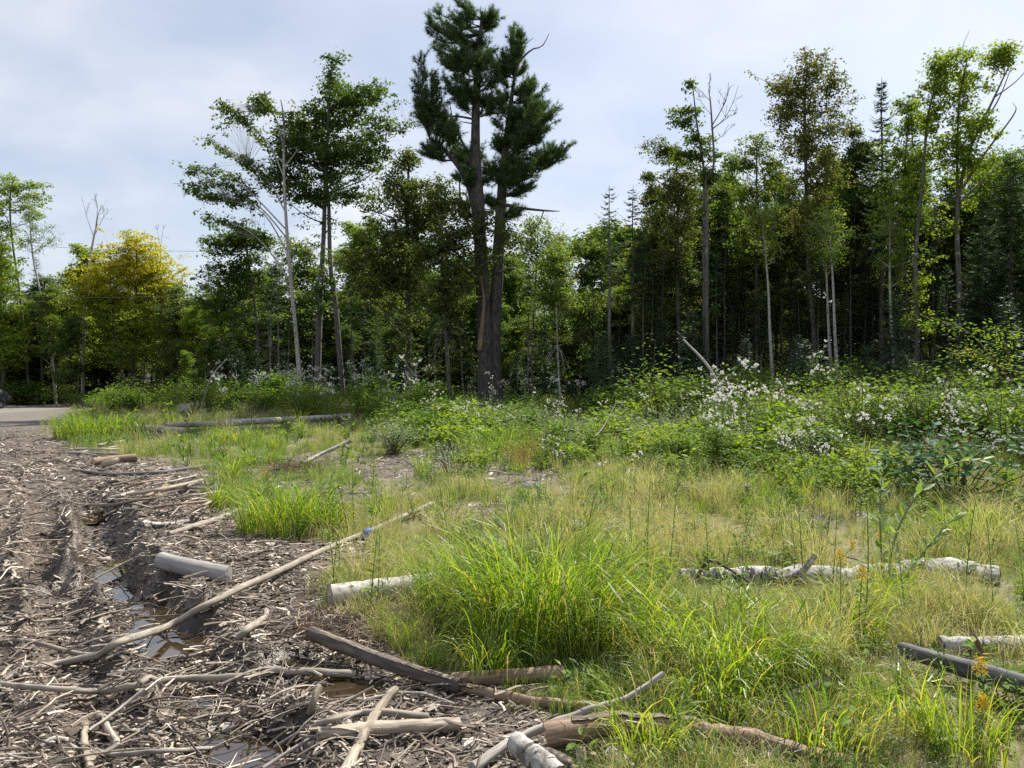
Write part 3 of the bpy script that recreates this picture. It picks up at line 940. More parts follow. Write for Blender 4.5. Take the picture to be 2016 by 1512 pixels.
st1 = LP([(958, 812), (955, 690), (950, 560), (943, 420), (937, 300), (938, 190), (945, 90), (950, 25)]); st1[0, 2] = 0; st1[:, 1] -= .1
st2 = LP([(975, 812), (972, 690), (978, 560), (985, 420), (992, 320), (1002, 230), (1012, 150)]); st2[0, 2] = 0; st2[:, 1] += .25
st3 = LP([(948, 470), (925, 370), (905, 330), (880, 300), (845, 270)])
stems = [(smooth_path(st1, 30), rad_path(30, .40, .05)), (smooth_path(st2, 30), rad_path(30, .37, .05)), (smooth_path(st3, 14), rad_path(14, .2, .05))]
dead = []
for pts, ra, rb in [([(990, 403), (1040, 408), (1078, 418), (1102, 412)], .10, .02), ([(1070, 416), (1060, 440), (1045, 452)], .03, .01),
                    ([(930, 330), (915, 290), (895, 250), (885, 200)], .08, .015), ([(930, 300), (900, 275), (870, 235), (862, 225)], .05, .01),
                    ([(935, 235), (900, 232), (860, 226), (826, 180)], .06, .012), ([(1012, 160), (1020, 130), (1045, 105), (1068, 85), (1082, 62)], .07, .012),
                    ([(1015, 140), (1022, 110), (1030, 90), (1050, 78)], .05, .01), ([(995, 385), (1020, 378), (1040, 370), (1055, 352)], .09, .02),
                    ([(940, 470), (912, 420), (905, 370), (908, 320)], .07, .02), ([(952, 560), (900, 500), (880, 480)], .04, .01),
                    ([(975, 540), (1010, 530), (1030, 545), (1040, 560)], .05, .012), ([(940, 245), (918, 242), (905, 240)], .04, .012),
                    ([(942, 215), (918, 210)], .04, .012)]:
    p = smooth_path(LP(pts, .3), 10); dead.append((p, rad_path(10, ra, rb, 1.0)))
bl = []
for (x, y, rx, ry) in [(852, 45, 20, 42), (905, 60, 14, 45), (955, 55, 34, 52), (1005, 70, 22, 36), (875, 105, 34, 34), (950, 130, 52, 40), (835, 140, 16, 25),
                       (870, 175, 42, 24), (900, 130, 30, 30), (1000, 120, 34, 34), (980, 190, 44, 30), (1045, 175, 32, 40), (1010, 235, 62, 44), (1060, 225, 30, 34), (1095, 225, 12, 20),
                       (1055, 270, 46, 30), (1115, 285, 24, 16), (1090, 290, 30, 14), (865, 225, 42, 24), (845, 220, 16, 10), (880, 265, 36, 30), (850, 300, 24, 16), (900, 300, 30, 30),
                       (985, 290, 50, 30), (1020, 320, 46, 22), (1040, 335, 40, 22), (965, 340, 26, 20), (915, 200, 26, 30), (1010, 360, 24, 14), (1035, 372, 26, 10), (925, 350, 24, 20), (960, 395, 22, 16), (1005, 415, 18, 12), (905, 400, 18, 14)]:
    c = Pd(x, y, D) - b0
    c[1] += g.uniform(-.8, .8)
    bl.append((c[0], c[1], c[2], rx * k * 1.04, max(rx, 24) * k * 1.0, ry * k))
tb, lb = pine_tree(stems, dead, bl, g)
# the torn strip of bare wood on the left stem
sp = LP([(944, 690), (950, 640), (953, 590), (946, 545)]); sp[:, 1] -= .5
sv, sq, scy, _ = tubes(smooth_path(sp, 10)[None], np.array([rad_path(10, .14, .03)]), 7, .2, 3)
pt = thing('pine_tree', 'tall twin-stemmed pine with blue-green tufts, tallest tree in the middle', 'tree',
           [('trunk', tb.mesh('trunk', M['bark_pine'], True)), ('crown', lb.mesh('crown', M['pine'])),
            ('bare_wood', MB().add(sv, sq, cyl=scy).mesh('bare_wood', M['wood_brown'], True))], tuple(b0))

# --- broadleaved trees that can be told apart
hero('maple_tree', 'two-stemmed maple with broad layered crown left of the tall pine', 'tree', 42,
     [[(623, 800), (630, 600), (636, 480), (641, 330), (652, 150)], [(676, 800), (660, 610), (650, 520), (646, 400), (640, 340)]],
     [(655, 215, 66, 42), (662, 118, 24, 30), (650, 160, 34, 20), (600, 245, 62, 44), (715, 205, 56, 26), (752, 238, 44, 16), (650, 300, 108, 44), (730, 300, 46, 40), (556, 330, 40, 30),
      (700, 385, 60, 22), (610, 385, 70, 22), (560, 280, 40, 30), (540, 350, 40, 24), (740, 180, 34, 12)],
     430, M['maple'], M['bark_grey'], 31, [(.24, .05), (.22, .08)], skirt=70, skirt_r=1.6, limbs=44, leaf=0.168, leaves=52, spray_r=.62, flat=.30)
fan = [[(566, 470), (500, 400), (430, 360), (358, 372)], [(568, 500), (520, 420), (440, 395), (385, 380)], [(563, 420), (520, 350), (455, 300), (398, 270)],
       [(560, 350), (525, 280), (475, 235), (438, 205)], [(560, 300), (548, 240), (520, 205), (505, 185)], [(566, 455), (500, 385), (440, 335), (362, 335)],
       [(575, 560), (520, 480), (460, 440), (395, 430)], [(560, 330), (590, 270), (600, 230)]]
hero('leaning_birch', 'slender pale-stemmed tree with bare limbs fanning out leftward into open sky', 'tree', 40,
     [[(592, 800), (584, 690), (572, 560), (565, 460), (558, 350), (560, 240), (556, 200)]], [(562, 250, 22, 40), (545, 300, 26, 30), (440, 240, 20, 22), (500, 215, 22, 20)], 34, M['maple'], M['bark_birch'], 32,
     [(.155, .03)], limb_pts=[(f, (.042, .010)) for f in fan], extra=[(f, (.34, 66)) for f in fan], limbs=6, leaf=0.168, leaves=29, spray_r=.42, flat=.5)
hero('maple_tree', 'dark green rounded maple crown under the fanning pale limbs', 'tree', 44,
     [[(512, 800), (505, 640), (492, 530), (478, 450)]], [(462, 470, 62, 36), (430, 480, 30, 26), (510, 470, 34, 26), (470, 540, 60, 50), (420, 590, 55, 60), (500, 640, 50, 50)], 260, M['maple'], M['bark_grey'], 33,
     [(.16, .04)], skirt=80, skirt_r=1.8, limbs=20, leaf=0.168, leaves=52, spray_r=.6, r0=.05)
hero('oak_tree', 'bronze-green broadleaved tree with dark straight trunk beside the tall pine', 'tree', 38,
     [[(800, 815), (803, 690), (806, 560), (800, 420), (805, 300)]], [(800, 312, 34, 24), (772, 360, 40, 30), (800, 390, 66, 44), (840, 420, 50, 40), (770, 460, 60, 50), (820, 500, 80, 50), (760, 550, 90, 40), (870, 380, 46, 40), (700, 520, 50, 40)],
     420, M['bronze'], M['bark_dark'], 34, [(.24, .04)], skirt=90, skirt_r=1.8, fine=0.85, limbs=36, leaf=0.157, leaves=52, spray_r=.6, flat=.4)
hero('oak_tree', 'bronze-green tree crown growing in front of the lower pine stems', 'tree', 35,
     [[(888, 820), (880, 690), (872, 560), (868, 420)]], [(868, 400, 40, 34), (890, 460, 50, 40), (850, 500, 46, 40), (905, 540, 44, 36), (1000, 470, 30, 40), (960, 440, 24, 30), (870, 590, 50, 40)],
     250, M['bronze'], M['bark_grey'], 35, [(.13, .03)], skirt=80, skirt_r=1.5, limbs=24, leaf=0.146, leaves=49, spray_r=.55, r0=.08)
hero('yellow_tree', 'rounded tree with bright yellow autumn top at the left', 'tree', 57,
     [[(262, 790), (265, 690), (268, 600), (270, 480)], [(256, 790), (225, 660), (215, 540)]],
     [(268, 482, 50, 36), (305, 530, 60, 44), (240, 530, 64, 44), (335, 570, 30, 30), (215, 590, 70, 44), (310, 600, 62, 40), (255, 640, 110, 40), (330, 645, 44, 26), (185, 570, 44, 50), (210, 690, 90, 40), (290, 690, 70, 36)],
     820, M['yellow'], M['bark_dark'], 36, [(.18, .04), (.13, .04)], limbs=40, leaf=0.179, leaves=58, spray_r=.66, flat=.34, yellow=ytop(3.5, 10.5))
hero('maple_tree', 'sunlit bright green maple at the left edge of the photo', 'tree', 57,
     [[(8, 800), (0, 640), (-10, 480)]], [(5, 545, 46, 70), (-30, 500, 60, 60), (15, 620, 40, 50), (-20, 660, 80, 60), (40, 690, 46, 40)], 460, M['bright'], M['bark_grey'], 37,
     [(.17, .04)], skirt=80, skirt_r=1.8, limbs=26, leaf=0.168, leaves=58, spray_r=.62, flat=.35)
hero('airy_maple', 'tall airy tree with pale green tiers against the sky, left edge', 'tree', 59,
     [[(60, 800), (38, 600), (22, 460), (20, 380), (28, 345)]], [(28, 365, 40, 18), (60, 385, 34, 18), (10, 410, 44, 16), (70, 420, 24, 14), (20, 450, 40, 14), (-20, 370, 40, 26), (80, 365, 16, 10)], 92, M['bright'], M['bark_grey'], 38,
     [(.13, .025)], limbs=16, leaf=0.168, leaves=40, spray_r=.55, flat=.3, r0=.1)
hero('birch_tree', 'leaning white birch stem with sparse crown above the road', 'tree', 57.5,
     [[(112, 800), (100, 690), (93, 640), (80, 580), (66, 500), (62, 430), (58, 400)]], [(70, 450, 34, 40), (90, 470, 26, 20), (58, 420, 18, 30), (50, 480, 22, 18)], 44, M['birch'], M['bark_birch'], 39,
     [(.14, .025)], limbs=14, leaf=0.112, leaves=24, spray_r=.5, flat=.6)


def bare(name, label, D, trunk, ra, rb, branches, bark, seed, sub=4, cat='dead tree', group=None):
    """a leafless stem with forking twigs"""
    g = np.random.default_rng(seed)
    D = DR(trunk[0][0], D)
    b0 = base_of(trunk[0][0], D)
    p = loc_pts(trunk, D, b0, g, .15); p[0, 2] = 0
    tb, bb = MB(), MB()
    limb_mesh(tb, [(smooth_path(p, 24), rad_path(24, ra, rb))], 8, .06, seed)
    P, Rr = [], []

    def grow(path, r, lv):
        P.append(path); Rr.append(np.linspace(r, max(r * .3, .004), 9))
        if lv == 0: return
        L = np.linalg.norm(path[-1] - path[0])
        for j in range(sub):
            t = g.uniform(.3, .95); i = int(t * 8)
            d = nrm(nrm(path[-1] - path[0]) * .7 + g.normal(0, .45, 3) + [0, 0, .25])
            e = path[i] + d * L * g.uniform(.22, .42) * (1.2 - .5 * t)
            grow(smooth_path([path[i], (path[i] + e) / 2 + g.normal(0, .05 * L, 3) * .6, e], 9), r * .5, lv - 1)
    for br, r in branches:
        grow(smooth_path(loc_pts(br, D, b0, g, .25), 9), r, 2)
    v, q, c, _ = tubes(np.array(P), np.array(Rr), 4); bb.add(v, q, cyl=c)
    return thing(name, label, cat, [('trunk', tb.mesh('trunk', bark, True)), ('branches', bb.mesh('branches', bark))], tuple(b0), group=group)


bare('dead_birch', 'pale birch stem with bare twiggy top rising beside the yellow tree', 58,
     [(162, 800), (168, 640), (176, 540), (186, 470), (190, 440)], .13, .05,
     [([(186, 470), (175, 430), (165, 390)], .03), ([(188, 450), (192, 410), (186, 380)], .035), ([(190, 445), (205, 420), (214, 392)], .03), ([(188, 460), (210, 430), (220, 410)], .025)], M['bark_birch'], 40)
bare('dead_sapling', 'thin bare leafless crown poking above the yellow tree', 61,
     [(318, 800), (318, 560), (316, 490)], .08, .03, [([(316, 495), (312, 465), (306, 440)], .018), ([(316, 490), (322, 465), (326, 440)], .016)], M['bark_grey'], 41, 3)
bare('dead_tree', 'forked bare grey snag standing against the sky right of centre', 30,
     [(1394, 805), (1392, 640), (1390, 500), (1393, 420), (1391, 355), (1402, 330), (1399, 240), (1398, 190)], .10, .022,
     [([(1400, 250), (1415, 225), (1430, 195), (1432, 165)], .03), ([(1399, 210), (1396, 175), (1397, 148)], .025), ([(1400, 255), (1425, 235), (1440, 205), (1452, 170)], .022), ([(1399, 200), (1385, 180), (1372, 165)], .016),
      ([(1402, 255), (1425, 240), (1448, 222)], .022), ([(1400, 285), (1420, 268), (1445, 245)], .018), ([(1399, 225), (1380, 200), (1376, 175)], .016)], M['bark_grey'], 42, 4)
hero('maple_tree', 'narrow leafy stem forking off beside the bare grey snag', 'tree', 30.4,
     [[(1388, 805), (1386, 500), (1388, 360), (1380, 300), (1370, 240), (1360, 165)]], [(1362, 215, 20, 12), (1352, 240, 30, 10), (1372, 272, 36, 12), (1356, 175, 8, 20), (1345, 215, 20, 7), (1385, 300, 30, 12), (1350, 310, 36, 12), (1395, 345, 30, 16)], 74, M['maple'], M['bark_grey'], 43,
     [(.11, .02)], skirt=40, skirt_r=0.7, limbs=14, leaf=0.134, leaves=40, spray_r=.40, flat=.35, r0=.08)
hero('maple_tree', 'leafy tree with ragged crown left of the bare grey snag', 'tree', 32,
     [[(1340, 810), (1336, 560), (1334, 400), (1330, 290)]], [(1325, 305, 40, 26), (1295, 285, 26, 12), (1345, 340, 46, 34), (1325, 380, 50, 34), (1335, 440, 56, 50), (1320, 500, 50, 40)], 230, M['bronze'], M['bark_grey'], 44,
     [(.13, .03)], skirt=90, skirt_r=1.2, fine=0.75, limbs=26, leaf=0.129, leaves=46, spray_r=.46, flat=.45, r0=.2)
hero('ash_tree', 'rounded lacy crown right of the bare grey snag', 'tree', 33,
     [[(1490, 805), (1488, 560), (1488, 420), (1490, 290)]], [(1490, 290, 40, 26), (1470, 320, 32, 22), (1520, 320, 34, 24), (1485, 370, 50, 30), (1510, 430, 56, 44), (1470, 480, 50, 50)], 210, M['maple'], M['bark_grey'], 45,
     [(.13, .03)], skirt=90, skirt_r=1.2, fine=0.75, limbs=26, leaf=0.129, leaves=43, spray_r=.46, flat=.5, r0=.1)
hero('ash_tree', 'tall broad-crowned tree with brownish leaves right of centre against the sky', 'tree', 31,
     [[(1606, 805), (1600, 640), (1592, 480), (1586, 330), (1586, 200), (1588, 125)]], [(1590, 140, 46, 24), (1545, 165, 44, 22), (1635, 165, 36, 26), (1575, 200, 62, 34), (1540, 230, 40, 30), (1630, 240, 46, 40), (1590, 290, 70, 44), (1600, 360, 66, 40), (1580, 420, 50, 40)], 360,
     M['bronze'], M['bark_grey'], 46, [(.17, .03)], skirt=110, skirt_r=1.4, fine=0.72, limbs=38, leaf=0.129, leaves=46, spray_r=.48, flat=.5, r0=.25)
hero('maple_tree', 'yellow-green leafy top just right of the dark spruce top', 'tree', 28,
     [[(1785, 810), (1782, 560), (1780, 380), (1782, 230)]], [(1775, 215, 26, 16), (1790, 250, 34, 24), (1765, 300, 44, 30), (1790, 350, 44, 36), (1770, 420, 56, 44)], 200, M['birch'], M['bark_dark'], 47,
     [(.10, .02)], skirt=90, skirt_r=1.2, fine=0.70, limbs=24, leaf=0.123, leaves=40, spray_r=.42, flat=.5)
hero('maple_tree', 'tall sunlit maple with leaning grey trunk and forked limbs, upper right', 'tree', 26,
     [[(1806, 815), (1804, 640), (1808, 500), (1818, 350), (1832, 230), (1845, 160)], [(1884, 815), (1885, 620), (1888, 420), (1905, 300), (1955, 200), (1990, 130)], [(1886, 440), (1888, 300), (1892, 180), (1905, 100)]],
     [(1862, 120, 40, 30), (1845, 165, 30, 40), (1838, 220, 34, 40), (1880, 190, 36, 40), (1890, 260, 48, 44), (1915, 150, 40, 22), (1960, 110, 30, 16), (1985, 95, 24, 14), (1900, 330, 50, 40), (1850, 300, 44, 40), (1930, 240, 30, 30), (1840, 130, 26, 10)], 330,
     M['bright'], M['bark_grey'], 48, [(.13, .03), (.14, .025), (.07, .02)], limb_pts=[([(1895, 370), (1940, 300), (1985, 230), (2016, 190)], (.05, .012)), ([(1930, 250), (1975, 190), (2010, 110)], (.04, .01)),
     ([(1905, 110), (1912, 80), (1915, 55)], (.02, .006)), ([(1888, 400), (1960, 330), (2020, 290)], (.05, .012)), ([(1960, 190), (2000, 160), (2030, 120)], (.03, .008))],
     skirt=90, skirt_r=1.3, fine=0.62, limbs=34, leaf=0.129, leaves=40, spray_r=.42, flat=.45)
hero('maple_tree', 'airy leafy tree filling the gap at the right edge', 'tree', 29,
     [[(1952, 815), (1955, 560), (1960, 400), (1965, 330)]], [(1960, 350, 60, 40), (2010, 330, 40, 40), (1940, 400, 60, 44), (1980, 430, 60, 44)], 190, M['birch'], M['bark_grey'], 49,
     [(.11, .03)], skirt=80, skirt_r=1.3, fine=0.70, limbs=20, leaf=0.123, leaves=43, spray_r=.46, flat=.5, r0=-.1)
hero('ash_tree', 'light airy crown just right of the pine against the sky', 'tree', 40,
     [[(1046, 800), (1050, 640), (1056, 520), (1060, 440)]], [(1060, 455, 44, 34), (1095, 470, 34, 26), (1030, 480, 40, 26), (1060, 510, 60, 30), (1120, 500, 40, 18)], 120, M['birch'], M['bark_grey'], 50,
     [(.09, .02)], skirt=60, skirt_r=1.2, limbs=22, leaf=0.123, leaves=31, spray_r=.5, flat=.6, r0=.05)
hero('maple_tree', 'small maple with flat leafy top between the pine and the thin spruces', 'tree', 37,
     [[(1178, 805), (1174, 690), (1166, 560), (1164, 470)]], [(1160, 485, 36, 12), (1125, 490, 30, 12), (1180, 500, 26, 16), (1160, 540, 44, 24), (1150, 600, 46, 30)], 120, M['maple'], M['bark_grey'], 51,
     [(.07, .02)], skirt=60, skirt_r=1.2, limbs=18, leaf=0.146, leaves=43, spray_r=.5, flat=.35, r0=.15)
hero('birch_tree', 'slim pale birch stem with light leaves right of the pine foot', 'tree', 34,
     [[(1105, 810), (1098, 700), (1094, 560), (1092, 470)]], [(1092, 520, 40, 34), (1080, 580, 40, 30), (1120, 600, 40, 26)], 110, M['birch'], M['bark_birch'], 52, [(.06, .02)], skirt=50, skirt_r=1.0, limbs=16, leaf=0.123, leaves=37, spray_r=.5, flat=.5)

# --- spruces that can be told apart
SPR = [('thin straight young spruce standing clear right of the pine', 1200, 366, 32, 1.0, .62, .5, 53), ('thin spruce with feathery top, second right of the pine', 1246, 364, 34, 1.25, .50, .75, 54),
       ('dark dense spruce top rising above the right-hand broadleaves', 1736, 152, 30, 1.3, .45, .9, 55), ('broad dark spruce filling the right edge of the forest', 1990, 300, 23.5, 2.3, .12, 1.0, 56),
       ('dark spruce behind the leaning maple trunk on the right', 1935, 390, 25, 1.7, .12, 1.0, 57), ('small dark spruce top beside the taller spruce', 1796, 182, 31, .9, .55, .75, 58)]
for lab, px, ty, D, rad, st, sp_, sd in SPR:
    D = DR(px, D)
    b0 = base_of(px, D); h = CAMH + (756 - ty) / F * D - b0[2]
    g = np.random.default_rng(sd)
    tb, lb = conifer(h, rad, st, g, sparse=sp_, dead=26, droop=.22, spacing=.30)
    thing('spruce_tree', lab, 'tree', [('trunk', tb.mesh('trunk', M['bark_grey'] if px < 1300 else M['bark_dark'], True)), ('crown', lb.mesh('crown', M['spruce']))], tuple(b0))

# --- prototypes for the forest behind
PROTO = {}


def proto(key, tb, lb, bark, leaf):
    PROTO[key] = (tb.mesh('trunk', bark, True), lb.mesh('crown', leaf))


def col_tree(seed, h, cr, lo, n, leafsz, lv, sprd=.55, flat=.45):
    g = np.random.default_rng(seed)
    z = np.linspace(0, h, 12)
    p = np.stack([.02 * h * np.sin(z * .5 + seed) * z / h, .02 * h * np.cos(z * .4 + seed) * z / h, z], -1)
    bl = []
    for i in range(9):
        f = g.uniform(lo, .95); rr = cr * (1 - .6 * abs(f - .65)) * g.uniform(.4, .75)
        a = g.uniform(0, 6.28)
        bl.append((np.cos(a) * cr * .5 * (1.1 - f * .5), np.sin(a) * cr * .5 * (1.1 - f * .5), f * h, rr, rr, rr * .6))
    bl.append((p[-1, 0], p[-1, 1], h * .97, cr * .3, cr * .3, h * .04))
    return leafy([(smooth_path(p, 16), rad_path(16, .0075 * h, .02))], bl, n, g, sprd, lv, leafsz, flat, 22, skirt=60, skirt_r=cr * .7)


for i in range(5):
    tb, lb = col_tree(100 + i, [12, 13, 11, 14, 12][i], [2.4, 2.0, 2.6, 1.8, 2.2][i], [.28, .35, .25, .42, .3][i], 270, .17, 44)
    proto('leaf%d' % i, tb, lb, M['bark_birch'] if i in (1,) else M['bark_grey'], [M['maple'], M['birch'], M['maple'], M['bronze'], M['bright']][i])
for i in range(3):     # low-crowned trees that close the view at eye level
    tb, lb = col_tree(110 + i, [7, 8, 6][i], [2.6, 2.4, 2.3][i], .04, 260, .17, 44)
    proto('low%d' % i, tb, lb, M['bark_dark'], [M['maple'], M['bronze'], M['maple']][i])
for i in range(4):
    g = np.random.default_rng(120 + i)
    tb, lb = conifer([12, 11, 13, 10][i], [1.7, 1.5, 1.9, 1.6][i], [.30, .22, .38, .1][i], g, dead=34, sparse=[.9, .95, .85, .95][i], dens=.8)
    proto('spruce%d' % i, tb, lb, M['bark_dark'], M['spruce'])
for i in range(3):
    g = np.random.default_rng(130 + i)
    tb, lb = conifer([2.4, 3.2, 1.7][i], [.85, 1.0, .7][i], .04, g, spacing=.16, nb=7, dead=0, leafl=.2, dens=1.3, droop=.1, trunk_r=.03)
    proto('fir%d' % i, tb, lb, M['bark_dark'], M['fir'])
for i in range(3):     # thin understorey stems, nearly bare
    g = np.random.default_rng(140 + i)
    h = [9, 8, 10][i]
    tb, lb = conifer(h, .9, .62, g, dead=44, sparse=.8, trunk_r=[.055, .045, .07][i], lean=[.01, .03, -.03][i])
    proto('pole%d' % i, tb, lb, [M['bark_grey'], M['bark_birch'], M['bark_dark']][i], M['spruce'])


ZONES = [(150, 'at the left edge'), (340, 'around the yellow tree'), (480, 'right of the yellow tree'), (600, 'behind the fanning pale-limbed tree'), (720, 'behind the two-stemmed maple'), (850, 'behind the bronze-green tree'),
         (1010, 'behind the tall pine'), (1180, 'just right of the tall pine'), (1280, 'behind the two thin spruces'), (1420, 'behind the bare grey snag'), (1540, 'right of the bare grey snag'), (1680, 'under the broad lacy crown'),
         (1800, 'by the dark spruce top'), (1920, 'behind the leaning maple trunk'), (9999, 'at the right edge')]
ORD = ['first', 'second', 'third', 'fourth', 'fifth', 'sixth', 'seventh', 'eighth', 'ninth', 'tenth', 'eleventh', 'twelfth', 'thirteenth', 'fourteenth', 'fifteenth', 'sixteenth', 'seventeenth', 'eighteenth']
SEEN = {}


def zoned(o, what, px):
    z = next(t for lim, t in ZONES if px < lim)
    SEEN.setdefault((what, z), []).append((px, o))
    return o


def write_zone_labels():
    for (what, z), lst in SEEN.items():
        lst.sort(key=lambda a: a[0])
        for i, (px, o) in enumerate(lst):
            o['label'] = ('%s %s' % (what, z)).strip() + ('' if len(lst) == 1 else ', ' + ORD[min(i, 17)] + ' from left')


def plant_proto(key, name, lab, cat, px, D, top=None, scale=None, rz=None, group=None, sq=1.0):
    tr, cr = PROTO[key]
    D = DR(px, D)
    x = (px - 1008.0) / F * D
    z = float(H(x, D)) - .06
    s = scale or 1.0
    if top is not None:
        hh = max(v.co[2] for v in tr.vertices) if key not in HT else HT[key]
        HT[key] = hh
        s = (CAMH + (756 - top) / F * D - z) / hh
    o = thing(name, lab, cat, [('trunk', tr), ('crown', cr)], (x, D, z), (random.gauss(0, .025), random.gauss(0, .025), random.uniform(0, 6.28) if rz is None else rz), (s * sq, s * sq, s), group)
    return zoned(o, lab, px)


HT = {}
GB = 'trees of the forest behind the clearing'
rr = random.Random(77)
LLEFT = LMID = LRIGHT = 'leafy woodland tree'
LSL = LSR = 'dark woodland spruce'
# left wood behind the road
for px, ty, D, k_ in [(150, 480, 50, 'leaf4'), (110, 560, 47, 'leaf1'), (60, 590, 52, 'leaf0'), (200, 520, 56, 'leaf2'), (350, 560, 52, 'leaf0'), (385, 600, 49, 'leaf4'), (140, 620, 46, 'leaf2'),
                      (330, 640, 45, 'leaf2'), (30, 640, 50, 'leaf1'), (235, 640, 52, 'leaf3'), (400, 640, 44, 'leaf1'), (440, 560, 47, 'leaf0'), (370, 690, 42, 'leaf4'), (-40, 480, 52, 'leaf0'), (-110, 440, 50, 'leaf2'),
                      (300, 500, 60, 'leaf2'), (-180, 480, 46, 'leaf4')]:
    plant_proto(k_, 'broadleaf_tree', LLEFT, 'tree', px, D + (10 if px < 345 else 3), ty, group=GB + ', left')
for px, ty, D in [(86, 505, 58), (255, 452, 60), (408, 515, 55), (420, 560, 52), (450, 610, 46), (30, 560, 60)]:
    plant_proto('spruce%d' % rr.randrange(4), 'spruce_tree', LSL, 'tree', px, D, ty, group='spruces left of the pine')
# middle wood
for px, ty, D, k_ in [(540, 520, 50, 'leaf0'), (590, 470, 52, 'leaf2'), (690, 440, 52, 'leaf4'), (735, 430, 50, 'leaf1'), (760, 470, 54, 'leaf4'), (640, 540, 48, 'leaf0'), (720, 560, 47, 'leaf2'), (830, 520, 52, 'leaf0'),
                      (900, 500, 50, 'leaf2'), (940, 540, 55, 'leaf4'), (1010, 500, 50, 'leaf0'), (1040, 560, 46, 'leaf3'), (1110, 540, 48, 'leaf2'), (1140, 560, 44, 'leaf1'), (870, 620, 46, 'leaf0'), (780, 620, 45, 'leaf2'), (560, 620, 45, 'leaf3'), (680, 640, 44, 'leaf0'),
                      (1000, 620, 43, 'leaf2'), (1070, 640, 42, 'leaf0'), (1190, 590, 42, 'leaf2'), (1230, 560, 46, 'leaf4')]:
    plant_proto(k_, 'broadleaf_tree', LMID, 'tree', px, D, ty, group=GB + ', middle')
# right wood
for px, ty, D, k_ in [(1290, 420, 38, 'leaf3'), (1330, 470, 40, 'leaf0'), (1410, 400, 37, 'leaf1'), (1440, 420, 40, 'leaf4'), (1540, 380, 40, 'leaf3'), (1660, 330, 36, 'leaf3'), (1640, 400, 40, 'leaf0'), (1700, 420, 36, 'leaf1'), (1830, 400, 34, 'leaf0'), (1720, 480, 32, 'leaf3'),
                      (1880, 440, 32, 'leaf2'), (1920, 320, 33, 'leaf4'), (2000, 400, 28, 'leaf0'), (1450, 560, 36, 'leaf2'), (1260, 480, 43, 'leaf4'), (2080, 200, 27, 'leaf2'), (2150, 140, 30, 'leaf0'), (2060, 420, 24, 'leaf3')]:
    plant_proto(k_, 'broadleaf_tree', LRIGHT, 'tree', px, D, ty, group=GB + ', right')
for px, ty, D in [(1285, 440, 36), (1310, 400, 40), (1360, 420, 36), (1430, 430, 35), (1460, 470, 33), (1530, 440, 35), (1560, 400, 38), (1620, 430, 35), (1660, 440, 33), (1690, 390, 36), (1720, 440, 31), (1760, 470, 30),
                  (1830, 470, 30), (1860, 430, 32), (1900, 480, 28), (1380, 520, 34), (1500, 540, 31), (1580, 520, 31), (1660, 560, 29), (1790, 560, 28), (1850, 560, 26), (1960, 500, 24), (2010, 520, 22.5),
                  (1270, 560, 36), (1340, 580, 33), (1440, 600, 31), (2060, 380, 22), (2110, 300, 24), (1165, 640, 36), (1215, 620, 36)]:
    plant_proto('spruce%d' % rr.randrange(4), 'spruce_tree', LSR, 'tree', px, D, ty, group='spruces of the right woods', sq=.85)
# thin bare poles inside the wood
for px, ty, D in [(528, 520, 41), (548, 500, 42), (535, 560, 40), (565, 600, 40), (612, 590, 43), (695, 520, 41), (720, 600, 43), (752, 620, 42), (855, 560, 40), (912, 560, 38), (1038, 520, 38), (1068, 560, 37), (1140, 560, 38),
                  (1262, 470, 33), (1285, 490, 34), (1302, 500, 32), (1325, 460, 34), (1356, 480, 33), (1412, 500, 31), (1425, 440, 32), (1470, 500, 33), (1540, 480, 32), (1562, 520, 33), (1676, 450, 30), (1700, 520, 31), (1840, 480, 28), (1870, 520, 27), (1905, 560, 26), (1610, 520, 30)]:
    plant_proto('pole%d' % rr.choice((0, 2)), 'young_spruce', 'thin pole-like stem with dead twigs', 'tree', px, D, ty, group='thin spruce poles in the woods')
for lab, px, tx, ty, D in [('white birch stem leaning in the dark woods behind the flowering shrubs', 1524, 1500, 420, 29), ('pale leaning stem left of the tall leaning maple trunk', 1652, 1632, 430, 28),
                           ('short pale broken birch stem beside the leaning maple trunk', 1764, 1752, 440, 27), ('pale thin stem left of the white birch in the dark woods', 1640, 1622, 440, 29.5)]:
    D_ = DR(px, D); b0 = base_of(px, D_)
    p = loc_pts([(px, 800), (px - 8, 660), (px - 12 if tx < px else px, 560), (tx, ty)], D_, b0); p[0, 2] = 0
    g = np.random.default_rng(px)
    top = p[-1]
    tb, lb = leafy([(smooth_path(p, 18), rad_path(18, .085, .02))], [(top[0], top[1], top[2] - .3, .9, .9, .9), (top[0] + .3, top[1], top[2] - 1.4, .8, .8, .6)], 46, g, .45, 24, .11, .5, 10)
    thing('birch_tree', lab, 'tree', [('trunk', tb.mesh('trunk', M['bark_birch'], True)), ('crown', lb.mesh('crown', M['birch']))], tuple(b0))
for px, ty, D, k_ in [(1275, 330, 36, 'leaf3'), (1300, 400, 34, 'leaf0'), (1360, 350, 36, 'leaf2'), (1420, 360, 36, 'leaf0'), (1455, 300, 38, 'leaf1'), (1530, 310, 36, 'leaf3'), (1560, 350, 34, 'leaf0'), (1640, 290, 36, 'leaf1'), (1675, 250, 34, 'leaf3'),
                      (1700, 300, 34, 'leaf0'), (1740, 340, 33, 'leaf2'), (1810, 320, 32, 'leaf3'), (1860, 340, 31, 'leaf0'), (1950, 300, 31, 'leaf1'), (1990, 360, 29, 'leaf4'), (1925, 380, 30, 'leaf2'), (1600, 380, 33, 'leaf2'), (1480, 400, 35, 'leaf3')]:
    plant_proto(k_, 'broadleaf_tree', LRIGHT, 'tree', px, D, ty, group=GB + ', right', sq=.85)
